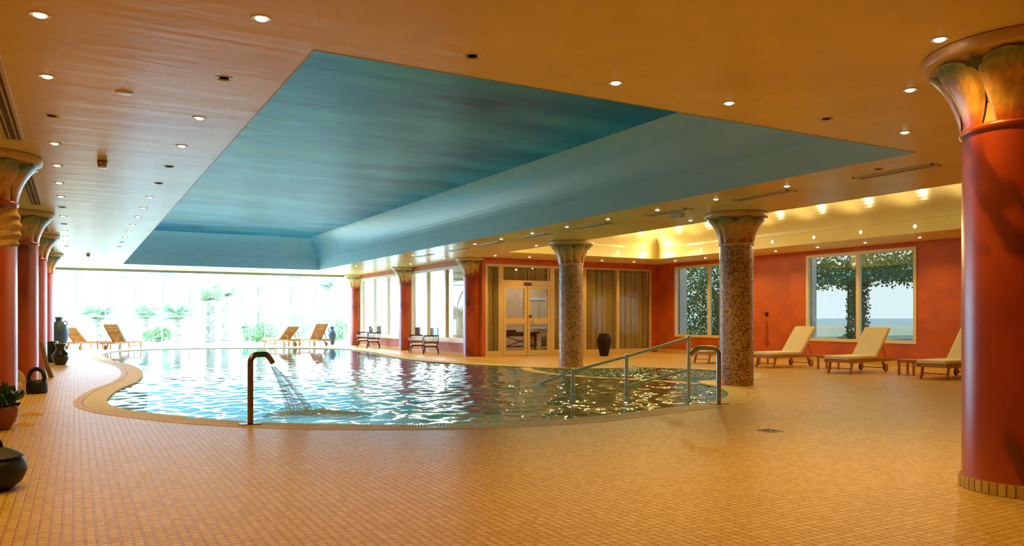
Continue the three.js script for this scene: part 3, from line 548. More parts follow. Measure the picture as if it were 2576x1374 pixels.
column(11.93, -17.84, 0.335, M.mosaic, 'brown mosaic column at the pool edge before the glass front', { turn: -0.05, ring: M.capital });
column(12.22, -24.5, 0.33, M.red, 'red column at the corner of glass front and pool windows', { turn: 0.2 });
column(12.13, -30.5, 0.33, M.red, 'red column between the two tall pool windows', { turn: 0.1 });
column(12.13, -37.1, 0.33, M.red, 'red column where the pool windows meet the conservatory', { turn: 0.1 });
const carved = column(-0.98, -12.0, 0.33, M.red, 'red column with a carved leaf band, beside the potted plant', { turn: 0.5 });
column(-0.96, -18.2, 0.33, M.red, 'red column behind the arched black vessel', { turn: 0.5 });
column(-0.94, -23.0, 0.33, M.red, 'red column beside the leaning driftwood branch', { turn: 0.5 });
column(-0.93, -29.6, 0.33, M.red, 'red column with a tiled foot beside the black glazed jar', { turn: 0.5, plinth: true });
column(-0.98, -5.4, 0.33, M.red, 'red column beside the lidded black pot', { turn: 0.5 });
{ const pts = [], n = 40; for (let k = 0; k <= n; k++) { const t = k / n; pts.push([0.33 + 0.04 * Math.sin(t * Math.PI) + 0.012 * Math.sin(t * 26), 2.18 + 0.5 * t]); }
  const g = lathe(pts, 40), p = g.attributes.position; for (let i = 0; i < p.count; i++) { const a = Math.atan2(p.getX(i), p.getZ(i)); p.setY(i, p.getY(i) + 0.1 * Math.sin(a * 1 + 0.6)); } g.computeVertexNormals();
  part('carved_band', g, M.sandHeap, carved, 'tan carved leaf band wrapped round the shaft'); }
struct('wall_stub', boxs(-2.4, -0.86, 0, CEIL, -13.4, -15.6), M.rough, 'rough pale plaster pier behind the carved column');

// ---------- lamps ----------
{
  const names = { a: ['in the row beside the red columns', 'row beside the red columns'], b: ['in the row along the blue field', 'row along the blue field, column side'], c: ['before the blue field', 'ceiling before the blue field'], d: ['in the row beside the pale blue cove', 'row beside the pale cove'], e: ['near the window wall columns', 'row near the window wall'], f: ['above the curtained glass front', 'row above the glass front'], g: ['along the orange wall', 'row along the orange wall'], h: ['between blue field and conservatory', 'ceiling by the conservatory'] };
  const ORD = ['first', 'second', 'third', 'fourth', 'fifth', 'sixth', 'seventh', 'eighth', 'ninth', 'tenth', 'eleventh', 'twelfth', 'thirteenth', 'fourteenth', 'fifteenth', 'sixteenth', 'seventeenth', 'eighteenth', 'nineteenth', 'twentieth'];
  const ordinal = (r, x, z) => { const list = LIGHTS.filter((l) => l[3] === r).sort((p, q) => (r === 'f' || r === 'c' ? q[0] - p[0] : p[1] - q[1])), k = list.findIndex((l) => l[0] === x && l[1] === z); return `${ORD[k]} from the ${{ f: 'orange corner', c: 'thick red column', g: 'glass front' }[r] ?? 'conservatory'}`; };
  const trimG = lathe([[0.04, 0.004], [0.058, 0.0], [0.07, -0.004], [0.072, 0.0], [0.07, 0.003]], 20), darkG = lathe([[0.0, 0.03], [0.03, 0.028], [0.041, 0.034], [0.041, 0.04], [0.0, 0.042]], 16), canG = lathe([[0.046, 0.0], [0.044, 0.07], [0.0, 0.075]], 16), bulbG = lathe([[0.0, -0.016], [0.02, -0.0145], [0.034, -0.009], [0.041, 0.0], [0.041, 0.02], [0.0, 0.022]], 18);
  const make = (on) => { const o = new THREE.Group(); part('trim_ring', trimG, M.lampTrim, o); part('lamp_can', canG, on ? M.lampTrim : M.lampOff, o); part('bulb', on ? bulbG : darkG, on ? M.lampGlow : M.lampOff, o); return o; };
  for (const [x, z, on, r] of LIGHTS) {
    const o = make(on); o.name = numbered('downlight'); o.position.set(x, CEIL - 0.002, z); scene.add(o);
    tag(o, `${on ? 'lit' : 'unlit dark'} round downlight ${names[r][0]}, ${ordinal(r, x, z)}`, 'downlight', `downlights, ${names[r][1]}${on ? '' : ', unlit'}`);
    if (on) { const l = new THREE.SpotLight(LAMP, LAMP_CD, 0, 1.05, 0.75, 2); l.position.set(0, -0.035, 0); l.target.position.set(0, -1, 0); l.castShadow = true; l.shadow.radius = 2; l.name = 'downlight_beam'; o.add(l); o.add(l.target); l.target.name = 'aim'; }
  }
  // lamps in the fascia of the yellow field
  const spotG = lathe([[0, 0.02], [0.03, 0.018], [0.042, 0.006], [0.044, 0.0]], 16), rimG = lathe([[0.044, 0.0], [0.056, 0.006], [0.06, 0.0]], 18);
  const put = (x, z, axis, k) => {
    const o = thing('wall_spot', `glowing lamp in the yellow fascia above the ${axis === 'z' ? 'glass front' : 'orange wall'}, ${ORD[k]} from the corner`, 'spotlight', [x, 3.615, z], 0, axis === 'z' ? 'fascia lamps above the glass front' : 'fascia lamps above the orange wall');
    if (axis === 'z') { o.rotation.x = Math.PI / 2; } else { o.rotation.z = Math.PI / 2; }
    part('bulb', spotG, M.lampGlow, o); part('trim_ring', rimG, M.lampTrim, o);
    const l = new THREE.SpotLight(new THREE.Color(1.0, 0.76, 0.36), 7.0, 0, 1.45, 0.7, 2); l.position.set(0, 0.05, 0); l.target.position.set(0, 1, 0); l.target.name = 'aim'; l.castShadow = true; l.shadow.radius = 2; l.name = 'wall_spot_light'; o.add(l); o.add(l.target);
  };
  [17.62, 16.34, 15.07, 13.74, 12.45].forEach((x, k) => put(x, -21.545, 'z', k));
  [-20.8, -19.31, -17.8, -16.31, -14.82, -13.33, -11.81, -10.3, -8.8].forEach((z, k) => put(18.095, z, 'x', k));
}
// ceiling fittings
function slot(x0, x1, z0, z1, label, group) {
  const o = thing('ceiling_vent', label, 'vent', [0, 0, 0], 0, group), y = CEIL;
  part('vent_frame', merge(boxs(x0, x1, y - 0.014, y - 0.001, z0, z0 - 0.03), boxs(x0, x1, y - 0.014, y - 0.001, z1 + 0.03, z1), boxs(x0, x0 + 0.03, y - 0.014, y - 0.001, z0, z1), boxs(x1 - 0.03, x1, y - 0.014, y - 0.001, z0, z1)), M.lampTrim, o);
  part('vent_recess', boxs(x0 + 0.03, x1 - 0.03, y - 0.003, y - 0.001, z0 - 0.03, z1 + 0.03), std({ color: 0x6a5a44, roughness: 0.8 }), o);
  for (const t of [0.33, 0.67]) { const x = x0 + (x1 - x0) * t; part('vent_slat', boxs(x - 0.008, x + 0.008, y - 0.012, y - 0.003, z0 - 0.03, z1 + 0.03), M.lampTrim, o); }
  return o;
}
for (const [i, z] of [-7.0, -9.45, -11.9, -14.45, -16.95, -19.4, -21.65, -24.2].entries()) slot(10.15, 10.37, z + 0.62, z - 0.62, `long slatted ceiling vent beside the pale cove, ${['eighth', 'seventh', 'sixth', 'fifth', 'fourth', 'third', 'second', 'first'][i]} from the conservatory`, 'ceiling vents beside the pale cove');
for (const [i, [z0, z1]] of [[-6.6, -10.8], [-12.75, -16.8], [-18.9, -21.9], [-23.8, -28.4], [-30.4, -34.5]].entries()) slot(-0.72, -0.52, z0, z1, `long white slot vent over the red columns, ${['fifth', 'fourth', 'third', 'second', 'first'][i]} from the conservatory`, 'slot vents over the red columns');
for (const [x, z, r, label] of [[0.32, -11.7, 0.062, 'round chrome smoke detector between the two downlight rows'], [0.39, -29.0, 0.06, 'small smoke detector by the far downlights near the conservatory']]) {
  const o = thing('smoke_detector', label, 'detector', [x, CEIL, z]);
  part('base', cyl(r, r, 0.03, 0, -0.031, 0, 24), M.bronze, o); part('sensor_head', lathe([[0, -0.1], [r * 0.7, -0.095], [r * 0.95, -0.075], [r * 0.95, -0.031]], 24), M.chrome, o);
}
{ const o = thing('blanking_plate', 'flat cream blanking cap on the ceiling near the unlit downlight', 'cap', [0.4, CEIL, -8.06]); part('cap_disc', lathe([[0, -0.012], [0.07, -0.01], [0.078, -0.001]], 28), M.capital, o);
  const b = thing('emergency_light', 'small white box fitting on the ceiling beside the slatted vents', 'light', [10.6, CEIL, -12.0]); part('housing', rbox(0.12, 0.06, 0.32, 0.01, 0, -0.031, 0), M.white, b); part('lens', rbox(0.1, 0.02, 0.28, 0.006, 0, -0.066, 0), M.alu, b); }

// ---------- pool fittings ----------
function spout(base, dir, label, mat, withJet) {
  const o = thing('water_spout', label, 'water spout', [base.x, 0, base.z]), d = V(dir[0], 0, dir[1]), L = d.length(), u = d.clone().normalize();
  part('base_plate', rbox(0.26, 0.012, 0.2, 0.004, 0, 0.0105, 0), mat, o);
  const c = new THREE.CurvePath(), pts = [V(0, 0.01, 0), V(0, 0.72, 0)];
  for (let k = 1; k <= 8; k++) { const t = k / 8 * Math.PI / 2; pts.push(V(0, 0, 0).addScaledVector(u, 0.1 * (1 - Math.cos(t))).add(V(0, 0.78 + 0.1 * Math.sin(t), 0))); }
  pts.push(V(0, 0.88, 0).addScaledVector(u, L * 0.6)); pts.push(V(0, 0.872, 0).addScaledVector(u, L * 0.72)); pts.push(V(0, 0.83, 0).addScaledVector(u, L * 0.86)); pts.push(V(0, 0.765, 0).addScaledVector(u, L));
  part('pipe', new THREE.TubeGeometry(new THREE.CatmullRomCurve3(pts, false, 'catmullrom', 0.3), 90, 0.036, 16, false), mat, o);
  return o;
}
const lateral = V(C, 0, S), depthV = V(S, 0, -C);
const b1 = onY(630, 1068);
spout(b1, lateral.clone().multiplyScalar(0.19).addScaledVector(depthV, 0.3).toArray().filter((_, i) => i !== 1), 'bronze steel water spout pouring a jet into the pool', M.bronze);
const b2 = onY(1808, 1017);
spout(b2, lateral.clone().multiplyScalar(-0.42).addScaledVector(depthV, 0.1).toArray().filter((_, i) => i !== 1), 'silent steel water spout next to the pool handrail', M.steel);
{ // the falling jet: many strands that fan out, and the churned water where they land
  const tip = b1.clone().addScaledVector(lateral, 0.19).addScaledVector(depthV, 0.3).setY(0.722), land = b1.clone().addScaledVector(lateral, 0.34).addScaledVector(depthV, 1.2).setY(-0.03), side = V(land.z - tip.z, 0, tip.x - land.x).normalize().negate(), g = [];
  const ribbon = (p, w) => { const P = [], I = []; p.forEach((q, i) => { const ww = w * (0.5 + 0.9 * i / p.length); P.push(q.x - side.x * ww, q.y, q.z - side.z * ww, q.x + side.x * ww, q.y, q.z + side.z * ww); if (i) I.push(2 * i - 2, 2 * i - 1, 2 * i, 2 * i - 1, 2 * i + 1, 2 * i); }); const e = new THREE.BufferGeometry(); e.setAttribute('position', new THREE.Float32BufferAttribute(P, 3)); e.setIndex(I); e.computeVertexNormals(); return e; };
  for (let k = 0; k < 130; k++) {
    const s = rr(-1, 1), w = rr(-1, 1), p = [], n = 10, end = land.clone().addScaledVector(side, 0.22 * s).addScaledVector(depthV, 0.12 * w), start = tip.clone().addScaledVector(side, 0.03 * s).add(V(0, 0.018 * w, 0)), stop = rr(0.86, 1.02);
    for (let i = 0; i <= n; i++) { const t = i / n * stop, q = start.clone().lerp(end, t); q.y = start.y + (end.y - start.y) * (0.8 * t + 0.2 * t * t); p.push(q); }
    g.push(ribbon(p, rr(0.003, 0.011)));
  }
  solo('water_jet', merge(g), M.jet, 'white fan of water falling from the bronze spout', 'water', null, 'stuff');
  const mound = (cx, cz, rx, rz, hgt, n, fr, l) => { const P = [], I = [], id = []; for (let j = 0; j <= n; j++) for (let i = 0; i <= n; i++) { const u = i / n * 2 - 1, v = j / n * 2 - 1, q = cx.clone().addScaledVector(lateral, u * rx).addScaledVector(depthV, v * rz), rad = Math.hypot(u, v) + 0.35 * (noise(u * 4 + 30, v * 4 + 30, 200, 200, l) - 0.5), e = Math.max(0, 1 - rad * rad), rough = Math.abs(noise(u * fr + 60, v * fr + 60, 250, 250, l) - 0.5) + 0.6 * Math.abs(noise(u * fr * 2.3 + 90, v * fr * 2.3 + 90, 250, 250, l + 1) - 0.5); P.push(q.x, -0.045 + hgt * e * (0.35 + 1.5 * rough) + (e > 0 ? 0.012 : -0.02), q.z); id.push(e > 0); } for (let j = 0; j < n; j++) for (let i = 0; i < n; i++) { const k = j * (n + 1) + i; if (id[k] || id[k + 1] || id[k + n + 1]) I.push(k, k + 1, k + n + 2, k, k + n + 2, k + n + 1); } const e = new THREE.BufferGeometry(); e.setAttribute('position', new THREE.Float32BufferAttribute(P, 3)); e.setIndex(I); e.computeVertexNormals(); return e; };
  const f = [mound(land.clone().addScaledVector(lateral, 0.2).addScaledVector(depthV, 0.08).setY(0), 0, 0.75, 0.34, 0.055, 80, 15, 1)];
  for (let k = 0; k < 200; k++) { const a = rr(0, 6.283), r = Math.sqrt(rnd()) * 0.45, q = land.clone().addScaledVector(lateral, 1.5 * r * Math.cos(a) + 0.15).addScaledVector(depthV, r * Math.sin(a) * 0.8); f.push(new THREE.IcosahedronGeometry(rr(0.003, 0.008), 0).translate(q.x, 0.02 + 0.1 * Math.exp(-r * 4) * rnd(), q.z)); }
  solo('splash_foam', merge(f), M.froth, 'churned foam where the water jet lands', 'foam', null, 'stuff');
  const b = []; for (let k = 0; k < 260; k++) { const a = rr(0, 6.283), r = Math.sqrt(rnd()) * 1.7, x = SPA[0] + r * Math.cos(a), z = SPA[1] + r * Math.sin(a); b.push(new THREE.IcosahedronGeometry(rr(0.006, 0.02), 1).scale(rr(0.8, 2), 0.5, rr(0.8, 2)).translate(x, -0.015 + 0.04 * Math.exp(-r) * rnd(), z)); }
  const jx = onY(1592, 930, 0); for (let k = 0; k < 60; k++) { const t = rnd(); b.push(new THREE.IcosahedronGeometry(rr(0.015, 0.04) * (1.2 - t), 1).translate(jx.x + rr(-0.16, 0.16) * (1 - t), -0.02 + 0.17 * t, jx.z + rr(-0.1, 0.1))); }
  solo('whirlpool_foam', merge(b), M.foam, 'bubbling foam in the whirlpool bay', 'foam', null, 'stuff');
}
{ // handrail going down into the water
  const o = thing('handrail', 'pale steel handrail sloping down into the pool', 'handrail'), A = V(9.67, 0.99, -10.64), B = V(9.12, 0.62, -11.75), D = V(8.66, 0.29, -12.88), E = V(8.4, -0.12, -14.1);
  part('top_rail', merge(rod(A, B, 0.027, 14), rod(B, D, 0.027, 14), rod(D, E, 0.027, 14)), M.paintedSteel, o);
  part('lower_rail', rod(V(9.67, 0.42, -10.64), V(9.12, 0.05, -11.75), 0.021, 14), M.paintedSteel, o);
  for (const [p, r] of [[A, 0.036], [B, 0.036], [D, 0.036]]) part('post', merge(cyl(r, r, p.y + 1.44, p.x, -1.4, p.z, 16), cyl(r * 0.9, r * 0.3, 0.012, p.x, p.y + 0.04, p.z, 16)), M.paintedSteel, o);
}
{ const o = thing('floor_drain', 'square steel floor drain in the mosaic floor', 'drain', [7.24, 0, -6.56]); part('drain_frame', merge(boxc(0.22, 0.006, 0.02, 0, 0.004, 0.1), boxc(0.22, 0.006, 0.02, 0, 0.004, -0.1), boxc(0.02, 0.006, 0.18, 0.1, 0.004, 0), boxc(0.02, 0.006, 0.18, -0.1, 0.004, 0)), M.bronze, o); part('drain_cup', lathe([[0.0, 0.003], [0.03, 0.003], [0.05, 0.006], [0.075, 0.003], [0.085, 0.002]], 24), M.dark, o); part('drain_knob', lathe([[0, 0.018], [0.025, 0.016], [0.03, 0.004]], 16), M.chrome, o); }
{ const o = thing('wall_socket', 'small black socket on the orange wall between the windows', 'socket', [20.09, 1.47, -18.35]); part('socket_plate', rbox(0.02, 0.13, 0.13, 0.004), M.dark, o); part('socket_insert', rbox(0.012, 0.07, 0.07, 0.003, -0.01, 0, 0), M.black, o); }

// ---------- loungers ----------
function lounger(angle, backLen, cushMat, thick) { // foot at x = 0, head towards +x
  const o = new THREE.Group(), W = 0.68, hx = 1.24, hy = 0.33;
  for (const s of [-1, 1]) part('side_rail', rbox(1.98, 0.075, 0.035, 0.008, 0.99, 0.3, s * (W / 2 - 0.018)), M.teak, o);
  part('end_rail', rbox(0.035, 0.07, W - 0.08, 0.008, 0.05, 0.3, 0), M.teak, o); part('end_rail', rbox(0.035, 0.06, W - 0.08, 0.008, 1.95, 0.3, 0), M.teak, o);
  for (const s of [-1, 1]) {
    part('leg', bar([0.2, 0.3, s * (W / 2 - 0.05)], [0.1, 0.0, s * (W / 2 - 0.05)], 0.06, 0.032), M.teak, o);
    part('leg', bar([1.52, 0.3, s * (W / 2 - 0.05)], [1.62, 0.06, s * (W / 2 - 0.05)], 0.075, 0.032), M.teak, o);
    const w = part('wheel', new THREE.CylinderGeometry(0.085, 0.085, 0.03, 24).rotateX(Math.PI / 2).translate(1.62, 0.098, s * (W / 2 - 0.008)), M.teak, o);
    part('tyre', new THREE.TorusGeometry(0.085, 0.013, 8, 28).translate(1.62, 0.098, s * (W / 2 - 0.008)), M.rubber, w);
  }
  part('crossbar', rod([0.14, 0.12, -W / 2 + 0.05], [0.14, 0.12, W / 2 - 0.05], 0.012), M.teak, o);
  part('axle', rod([1.62, 0.098, -W / 2], [1.62, 0.098, W / 2], 0.012), M.bronze, o);
  for (let k = 0; k < 9; k++) part('seat_slat', rbox(0.1, 0.016, W - 0.09, 0.004, 0.12 + k * 0.135, 0.333, 0), M.teak, o);
  const ca = Math.cos(angle), sa = Math.sin(angle), on = (l, up) => [hx + l * ca - up * sa, hy + l * sa + up * ca];
  for (const s of [-1, 1]) { const a = on(0, 0), b = on(backLen, 0); part('back_rail', bar([a[0], a[1], s * (W / 2 - 0.06)], [b[0], b[1], s * (W / 2 - 0.06)], 0.04, 0.03), M.teak, o); }
  const sg = rbox(0.12, 0.014, W - 0.15, 0.004).rotateZ(angle);
  for (let k = 0, n = 6; k < n; k++) { const p = on(0.08 + k * (backLen - 0.14) / (n - 1), -0.0), m = part('back_slat', sg, M.teak, o); m.position.set(p[0], p[1], 0); }
  const mid = on(backLen * 0.55, -0.02);
  for (const s of [-1, 1]) part('strut', bar([mid[0], mid[1], s * 0.24], [mid[0] + 0.2, 0.33, s * 0.24], 0.022, 0.022), M.teak, o);
  part('strut_bar', rod([mid[0], mid[1], -0.25], [mid[0], mid[1], 0.25], 0.012), M.teak, o);
  part('seat_cushion', rbox(hx - 0.0, thick, W - 0.02, thick * 0.35, hx / 2 - 0.01, 0.342 + thick / 2, 0), cushMat, o);
  const bc = part('back_cushion', rbox(backLen + 0.02, thick, W - 0.02, thick * 0.35).rotateZ(angle), cushMat, o); const p = on((backLen) / 2 + 0.03, 0.012 + thick / 2); bc.position.set(p[0], p[1] + 0.005, 0);
  return o;
}
function placeLounger(proto, x, z, turn, label, group) {
  const o = proto.clone(); o.name = numbered('sun_lounger'); scene.add(o); o.position.set(x, 0, z); o.rotation.y = turn; return tag(o, label, 'sun lounger', group);
}
const loungeA = lounger(0.86, 0.92, M.cushion, 0.085);
[[16.1, -17.3, 'cream cushioned teak lounger half hidden behind the mosaic column'], [16.2, -14.95, 'cream cushioned teak lounger between mosaic column and two pane window'], [16.1, -12.52, 'cream cushioned teak lounger in front of the vine tree window'], [16.35, -10.3, 'cream cushioned teak lounger half hidden by the thick red column']].forEach(([x, z, l], i) => placeLounger(loungeA, x, z, [0.02, 0.05, 0.1, 0.04][i], l, 'cream loungers along the orange wall'));
const loungeB = lounger(0.72, 0.9, M.whiteCushion, 0.06), loungeC = lounger(0.9, 0.92, M.whiteCushion, 0.06);
const far = (proto, hx, hz, fx, fz, l) => { const dx = hx - fx, dz = hz - fz, n = Math.hypot(dx, dz), ux = dx / n, uz = dz / n; placeLounger(proto, hx - ux * 1.62, hz - uz * 1.62, Math.atan2(-uz, ux), l, 'white loungers at the conservatory glass'); };
far(loungeB, -0.05, -37.4, 1.12, -38.9, 'white cushioned teak lounger beside the tall blue amphora');
far(loungeC, 1.4, -36.65, 2.57, -38.15, 'white cushioned teak lounger with steep back by the pool tip');
far(loungeB, 8.77, -36.75, 8.12, -38.15, 'white cushioned teak lounger before the round green bush');
far(loungeC, 10.2, -36.7, 9.66, -38.6, 'white cushioned teak lounger beside the dark amphora');
function sideTable(x, z, turn, label, group) {
  const o = thing('side_table', label, 'side table', [x, 0, z], turn, group);
  for (let k = 0; k < 5; k++) part('table_slat', rbox(0.08, 0.02, 0.44, 0.004, -0.18 + k * 0.09, 0.35, 0), M.teak, o);
  part('apron', merge(boxc(0.42, 0.05, 0.02, 0, 0.315, 0.19), boxc(0.42, 0.05, 0.02, 0, 0.315, -0.19), boxc(0.02, 0.05, 0.36, 0.2, 0.315, 0), boxc(0.02, 0.05, 0.36, -0.2, 0.315, 0)), M.teak, o);
  for (const [a, b] of [[-1, -1], [-1, 1], [1, -1], [1, 1]]) part('leg', rbox(0.06, 0.34, 0.035, 0.005, a * 0.18, 0.17, b * 0.18), M.teak, o);
}
sideTable(17.35, -13.75, 0.05, 'low teak side table between the loungers under the vine tree window'); sideTable(17.3, -11.4, 0.05, 'low teak side table next to the lounger by the red column'); sideTable(17.3, -16.1, 0.05, 'low teak side table next to the lounger by the mosaic column');
sideTable(1.1, -37.7, 0.9, 'low teak side table between the loungers by the blue amphora'); sideTable(9.17, -37.5, 0.4, 'low teak side table between the loungers by the green bush');

// ---------- slatted chairs by the pool windows ----------
{
  const o = new THREE.Group();
  part('seat_cushion', rbox(0.46, 0.06, 0.44, 0.02, 0, 0.33, 0.02), M.whiteCushion, o);
  part('seat_frame', merge(boxc(0.46, 0.035, 0.03, 0, 0.285, 0.24), boxc(0.46, 0.035, 0.03, 0, 0.285, -0.2), boxc(0.03, 0.035, 0.44, 0.23, 0.285, 0.02), boxc(0.03, 0.035, 0.44, -0.23, 0.285, 0.02)), M.darkwood, o);
  for (const s of [-1, 1]) {
    part('leg', tube([[s * 0.2, 0.29, 0.23], [s * 0.24, 0.2, 0.25], [s * 0.27, 0.1, 0.26], [s * 0.28, 0.0, 0.26]], 0.016, 14, 8), M.darkwood, o);
    part('leg', tube([[s * 0.2, 0.29, -0.19], [s * 0.24, 0.2, -0.22], [s * 0.27, 0.1, -0.26], [s * 0.28, 0.0, -0.29]], 0.016, 14, 8), M.darkwood, o);
    part('back_post', tube([[s * 0.2, 0.28, -0.2], [s * 0.22, 0.4, -0.22], [s * 0.27, 0.55, -0.25], [s * 0.26, 0.68, -0.29]], 0.016, 14, 8), M.darkwood, o);
    part('armrest', tube([[s * 0.2, 0.3, 0.23], [s * 0.27, 0.42, 0.2], [s * 0.28, 0.5, 0.05], [s * 0.26, 0.54, -0.22]], 0.015, 14, 8), M.darkwood, o);
  }
  part('top_rail', rbox(0.56, 0.045, 0.03, 0.008, 0, 0.675, -0.29), M.darkwood, o); part('lower_rail', rbox(0.46, 0.04, 0.03, 0.008, 0, 0.42, -0.225), M.darkwood, o);
  for (let k = 0; k < 8; k++) part('back_slat', bar([-0.19 + k * 0.054, 0.42, -0.225], [-0.21 + k * 0.06, 0.67, -0.29], 0.016, 0.012), M.darkwood, o);
  const put = (px, d, turn, l) => { const c = o.clone(), p = atD(px, d); c.name = numbered('slatted_chair'); scene.add(c); c.position.copy(p); c.rotation.y = turn; tag(c, l, 'chair', 'dark slatted chairs by the pool windows'); };
  put(913, 36.2, -0.25, 'dark slatted wooden chair next to the conservatory column'); put(939, 34.6, -0.4, 'dark slatted wooden chair under the far pool window, nearer the middle column'); put(1049, 30.0, -0.25, 'dark slatted wooden chair near the middle window column'); put(1084, 28.9, -0.45, 'dark slatted wooden chair nearest the corner column by the glass front');
}

// ---------- pots, jars, plants indoors ----------
const pot = (name, label, cat, pos, prof, mat, n = 40) => { const o = thing(name, label, cat, pos); part('body', lathe(prof, n), mat, o); return o; };
{
  const a = pot('lidded_pot', 'round black lidded pot with a loop handle', 'pot', [-0.56, 0, -7.26], [[0.0, 0.002], [0.11, 0.0], [0.13, 0.01], [0.2, 0.07], [0.235, 0.15], [0.225, 0.22], [0.19, 0.262], [0.17, 0.262], [0.0, 0.25]], M.black);
  part('lid', lathe([[0.2, 0.258], [0.215, 0.265], [0.205, 0.275], [0.12, 0.325], [0.05, 0.345], [0.0, 0.35]], 36), M.black, a);
  part('lid_handle', tube([[-0.06, 0.335, 0], [-0.05, 0.38, 0], [0, 0.395, 0], [0.05, 0.38, 0], [0.06, 0.335, 0]], 0.013, 20, 8), M.black, a);
  const v = pot('basket_vessel', 'black vessel with an arched basket handle beside a red column', 'vessel', [-0.59, 0, -16.25], [[0, 0.002], [0.15, 0], [0.17, 0.03], [0.165, 0.1], [0.172, 0.13], [0.165, 0.19], [0.14, 0.23], [0.12, 0.235], [0.1, 0.2], [0, 0.19]], M.black);
  part('handle', tube([[-0.12, 0.2, 0.03], [-0.15, 0.3, 0.02], [-0.1, 0.41, 0], [0, 0.445, 0], [0.1, 0.41, 0], [0.15, 0.3, 0.02], [0.12, 0.2, 0.03]].map(([x, y, z]) => [x * C * 0.92, y - 0.01, x * S * 0.92 + z]), 0.036, 40, 10), M.black, v);
  pot('glazed_jar', 'glossy black jar with a flared neck', 'jar', [-0.36, 0, -25.83], [[0, 0.002], [0.12, 0], [0.14, 0.02], [0.2, 0.14], [0.225, 0.24], [0.2, 0.33], [0.13, 0.4], [0.115, 0.5], [0.15, 0.6], [0.17, 0.61], [0.15, 0.615], [0.1, 0.5], [0, 0.45]], M.blackGlaze);
  pot('glazed_jar', 'glossy black jar behind the flared jar, next to the red column foot', 'jar', [-0.62, 0, -27.3], [[0, 0.002], [0.14, 0], [0.2, 0.14], [0.24, 0.3], [0.2, 0.45], [0.16, 0.55], [0.2, 0.63], [0.17, 0.64], [0.1, 0.5], [0, 0.45]], M.blackGlaze);
  const am = pot('amphora', 'tall dusty blue amphora with ring handles', 'amphora', [-0.52, 0, -33.7], [[0, 0.002], [0.15, 0], [0.2, 0.2], [0.3, 0.55], [0.34, 0.8], [0.27, 1.05], [0.13, 1.2], [0.1, 1.26], [0.14, 1.36], [0.11, 1.38], [0, 1.3]], M.blueJar);
  for (const s of [-1, 1]) { const t = part('handle', new THREE.TorusGeometry(0.08, 0.02, 8, 20), M.blueJar, am); t.position.set(s * 0.24 * C, 1.15, s * 0.24 * S); t.rotation.y = -YAW; }
  const am2 = pot('amphora', 'dark blue amphora with a flared lip and pointed foot', 'amphora', [11.3, 0, -38.45], [[0, 0.002], [0.07, 0], [0.11, 0.13], [0.2, 0.42], [0.22, 0.55], [0.15, 0.7], [0.08, 0.77], [0.085, 0.85], [0.15, 0.9], [0.13, 0.915], [0.05, 0.82], [0, 0.78]], M.blueJar);
  part('handle', new THREE.TorusGeometry(0.09, 0.018, 8, 20).translate(-0.12, 0.74, 0), M.blueJar, am2);
  pot('floor_urn', 'tall matte dark brown urn before the curtains', 'urn', [16.35, 0, -22.35], [[0, 0.002], [0.13, 0], [0.15, 0.02], [0.2, 0.25], [0.25, 0.5], [0.25, 0.6], [0.2, 0.72], [0.17, 0.76], [0.18, 0.79], [0.16, 0.795], [0.14, 0.74], [0, 0.6]], std({ color: 0x1c110d, roughness: 0.65, bumpMap: fineBump, bumpScale: 0.002 }));
}
function leafGeo(l, w) { const g = new THREE.BufferGeometry(), P = [0, 0, 0, -w, l * 0.45, 0.12 * l, 0, l, 0.02 * l, 0, 0, 0, 0, l, 0.02 * l, w, l * 0.45, 0.12 * l, 0, 0, 0, -w, l * 0.45, 0.12 * l, 0, l * 0.5, 0]; g.setAttribute('position', new THREE.Float32BufferAttribute(P.slice(0, 18), 3)); g.computeVertexNormals(); return g; }
function foliage(parent, name, n, where, l, w, mat) {
  const im = shadow(new THREE.InstancedMesh(leafGeo(l, w), mat, n)), o3 = new THREE.Object3D(), c = new THREE.Color(); im.name = name; im.userData.kind = 'stuff';
  for (let i = 0; i < n; i++) { o3.position.copy(where()); o3.rotation.set(rr(-1.6, 1.6), rr(0, 6.28), rr(-0.9, 0.9)); o3.scale.setScalar(rr(0.6, 1.25)); o3.updateMatrix(); im.setMatrixAt(i, o3.matrix); const k = rr(0.65, 1.25); im.setColorAt(i, c.setRGB(k * rr(0.9, 1.1), k, k * rr(0.8, 1))); }
  parent.add(im); return im;
}
const blob = (cx, cy, cz, rx, ry, rz) => () => { const u = rr(-1, 1), a = rr(0, 6.283), r = Math.pow(rnd(), 0.28), q = Math.sqrt(1 - u * u); return V(cx + rx * r * q * Math.cos(a), cy + ry * r * u, cz + rz * r * q * Math.sin(a)); };
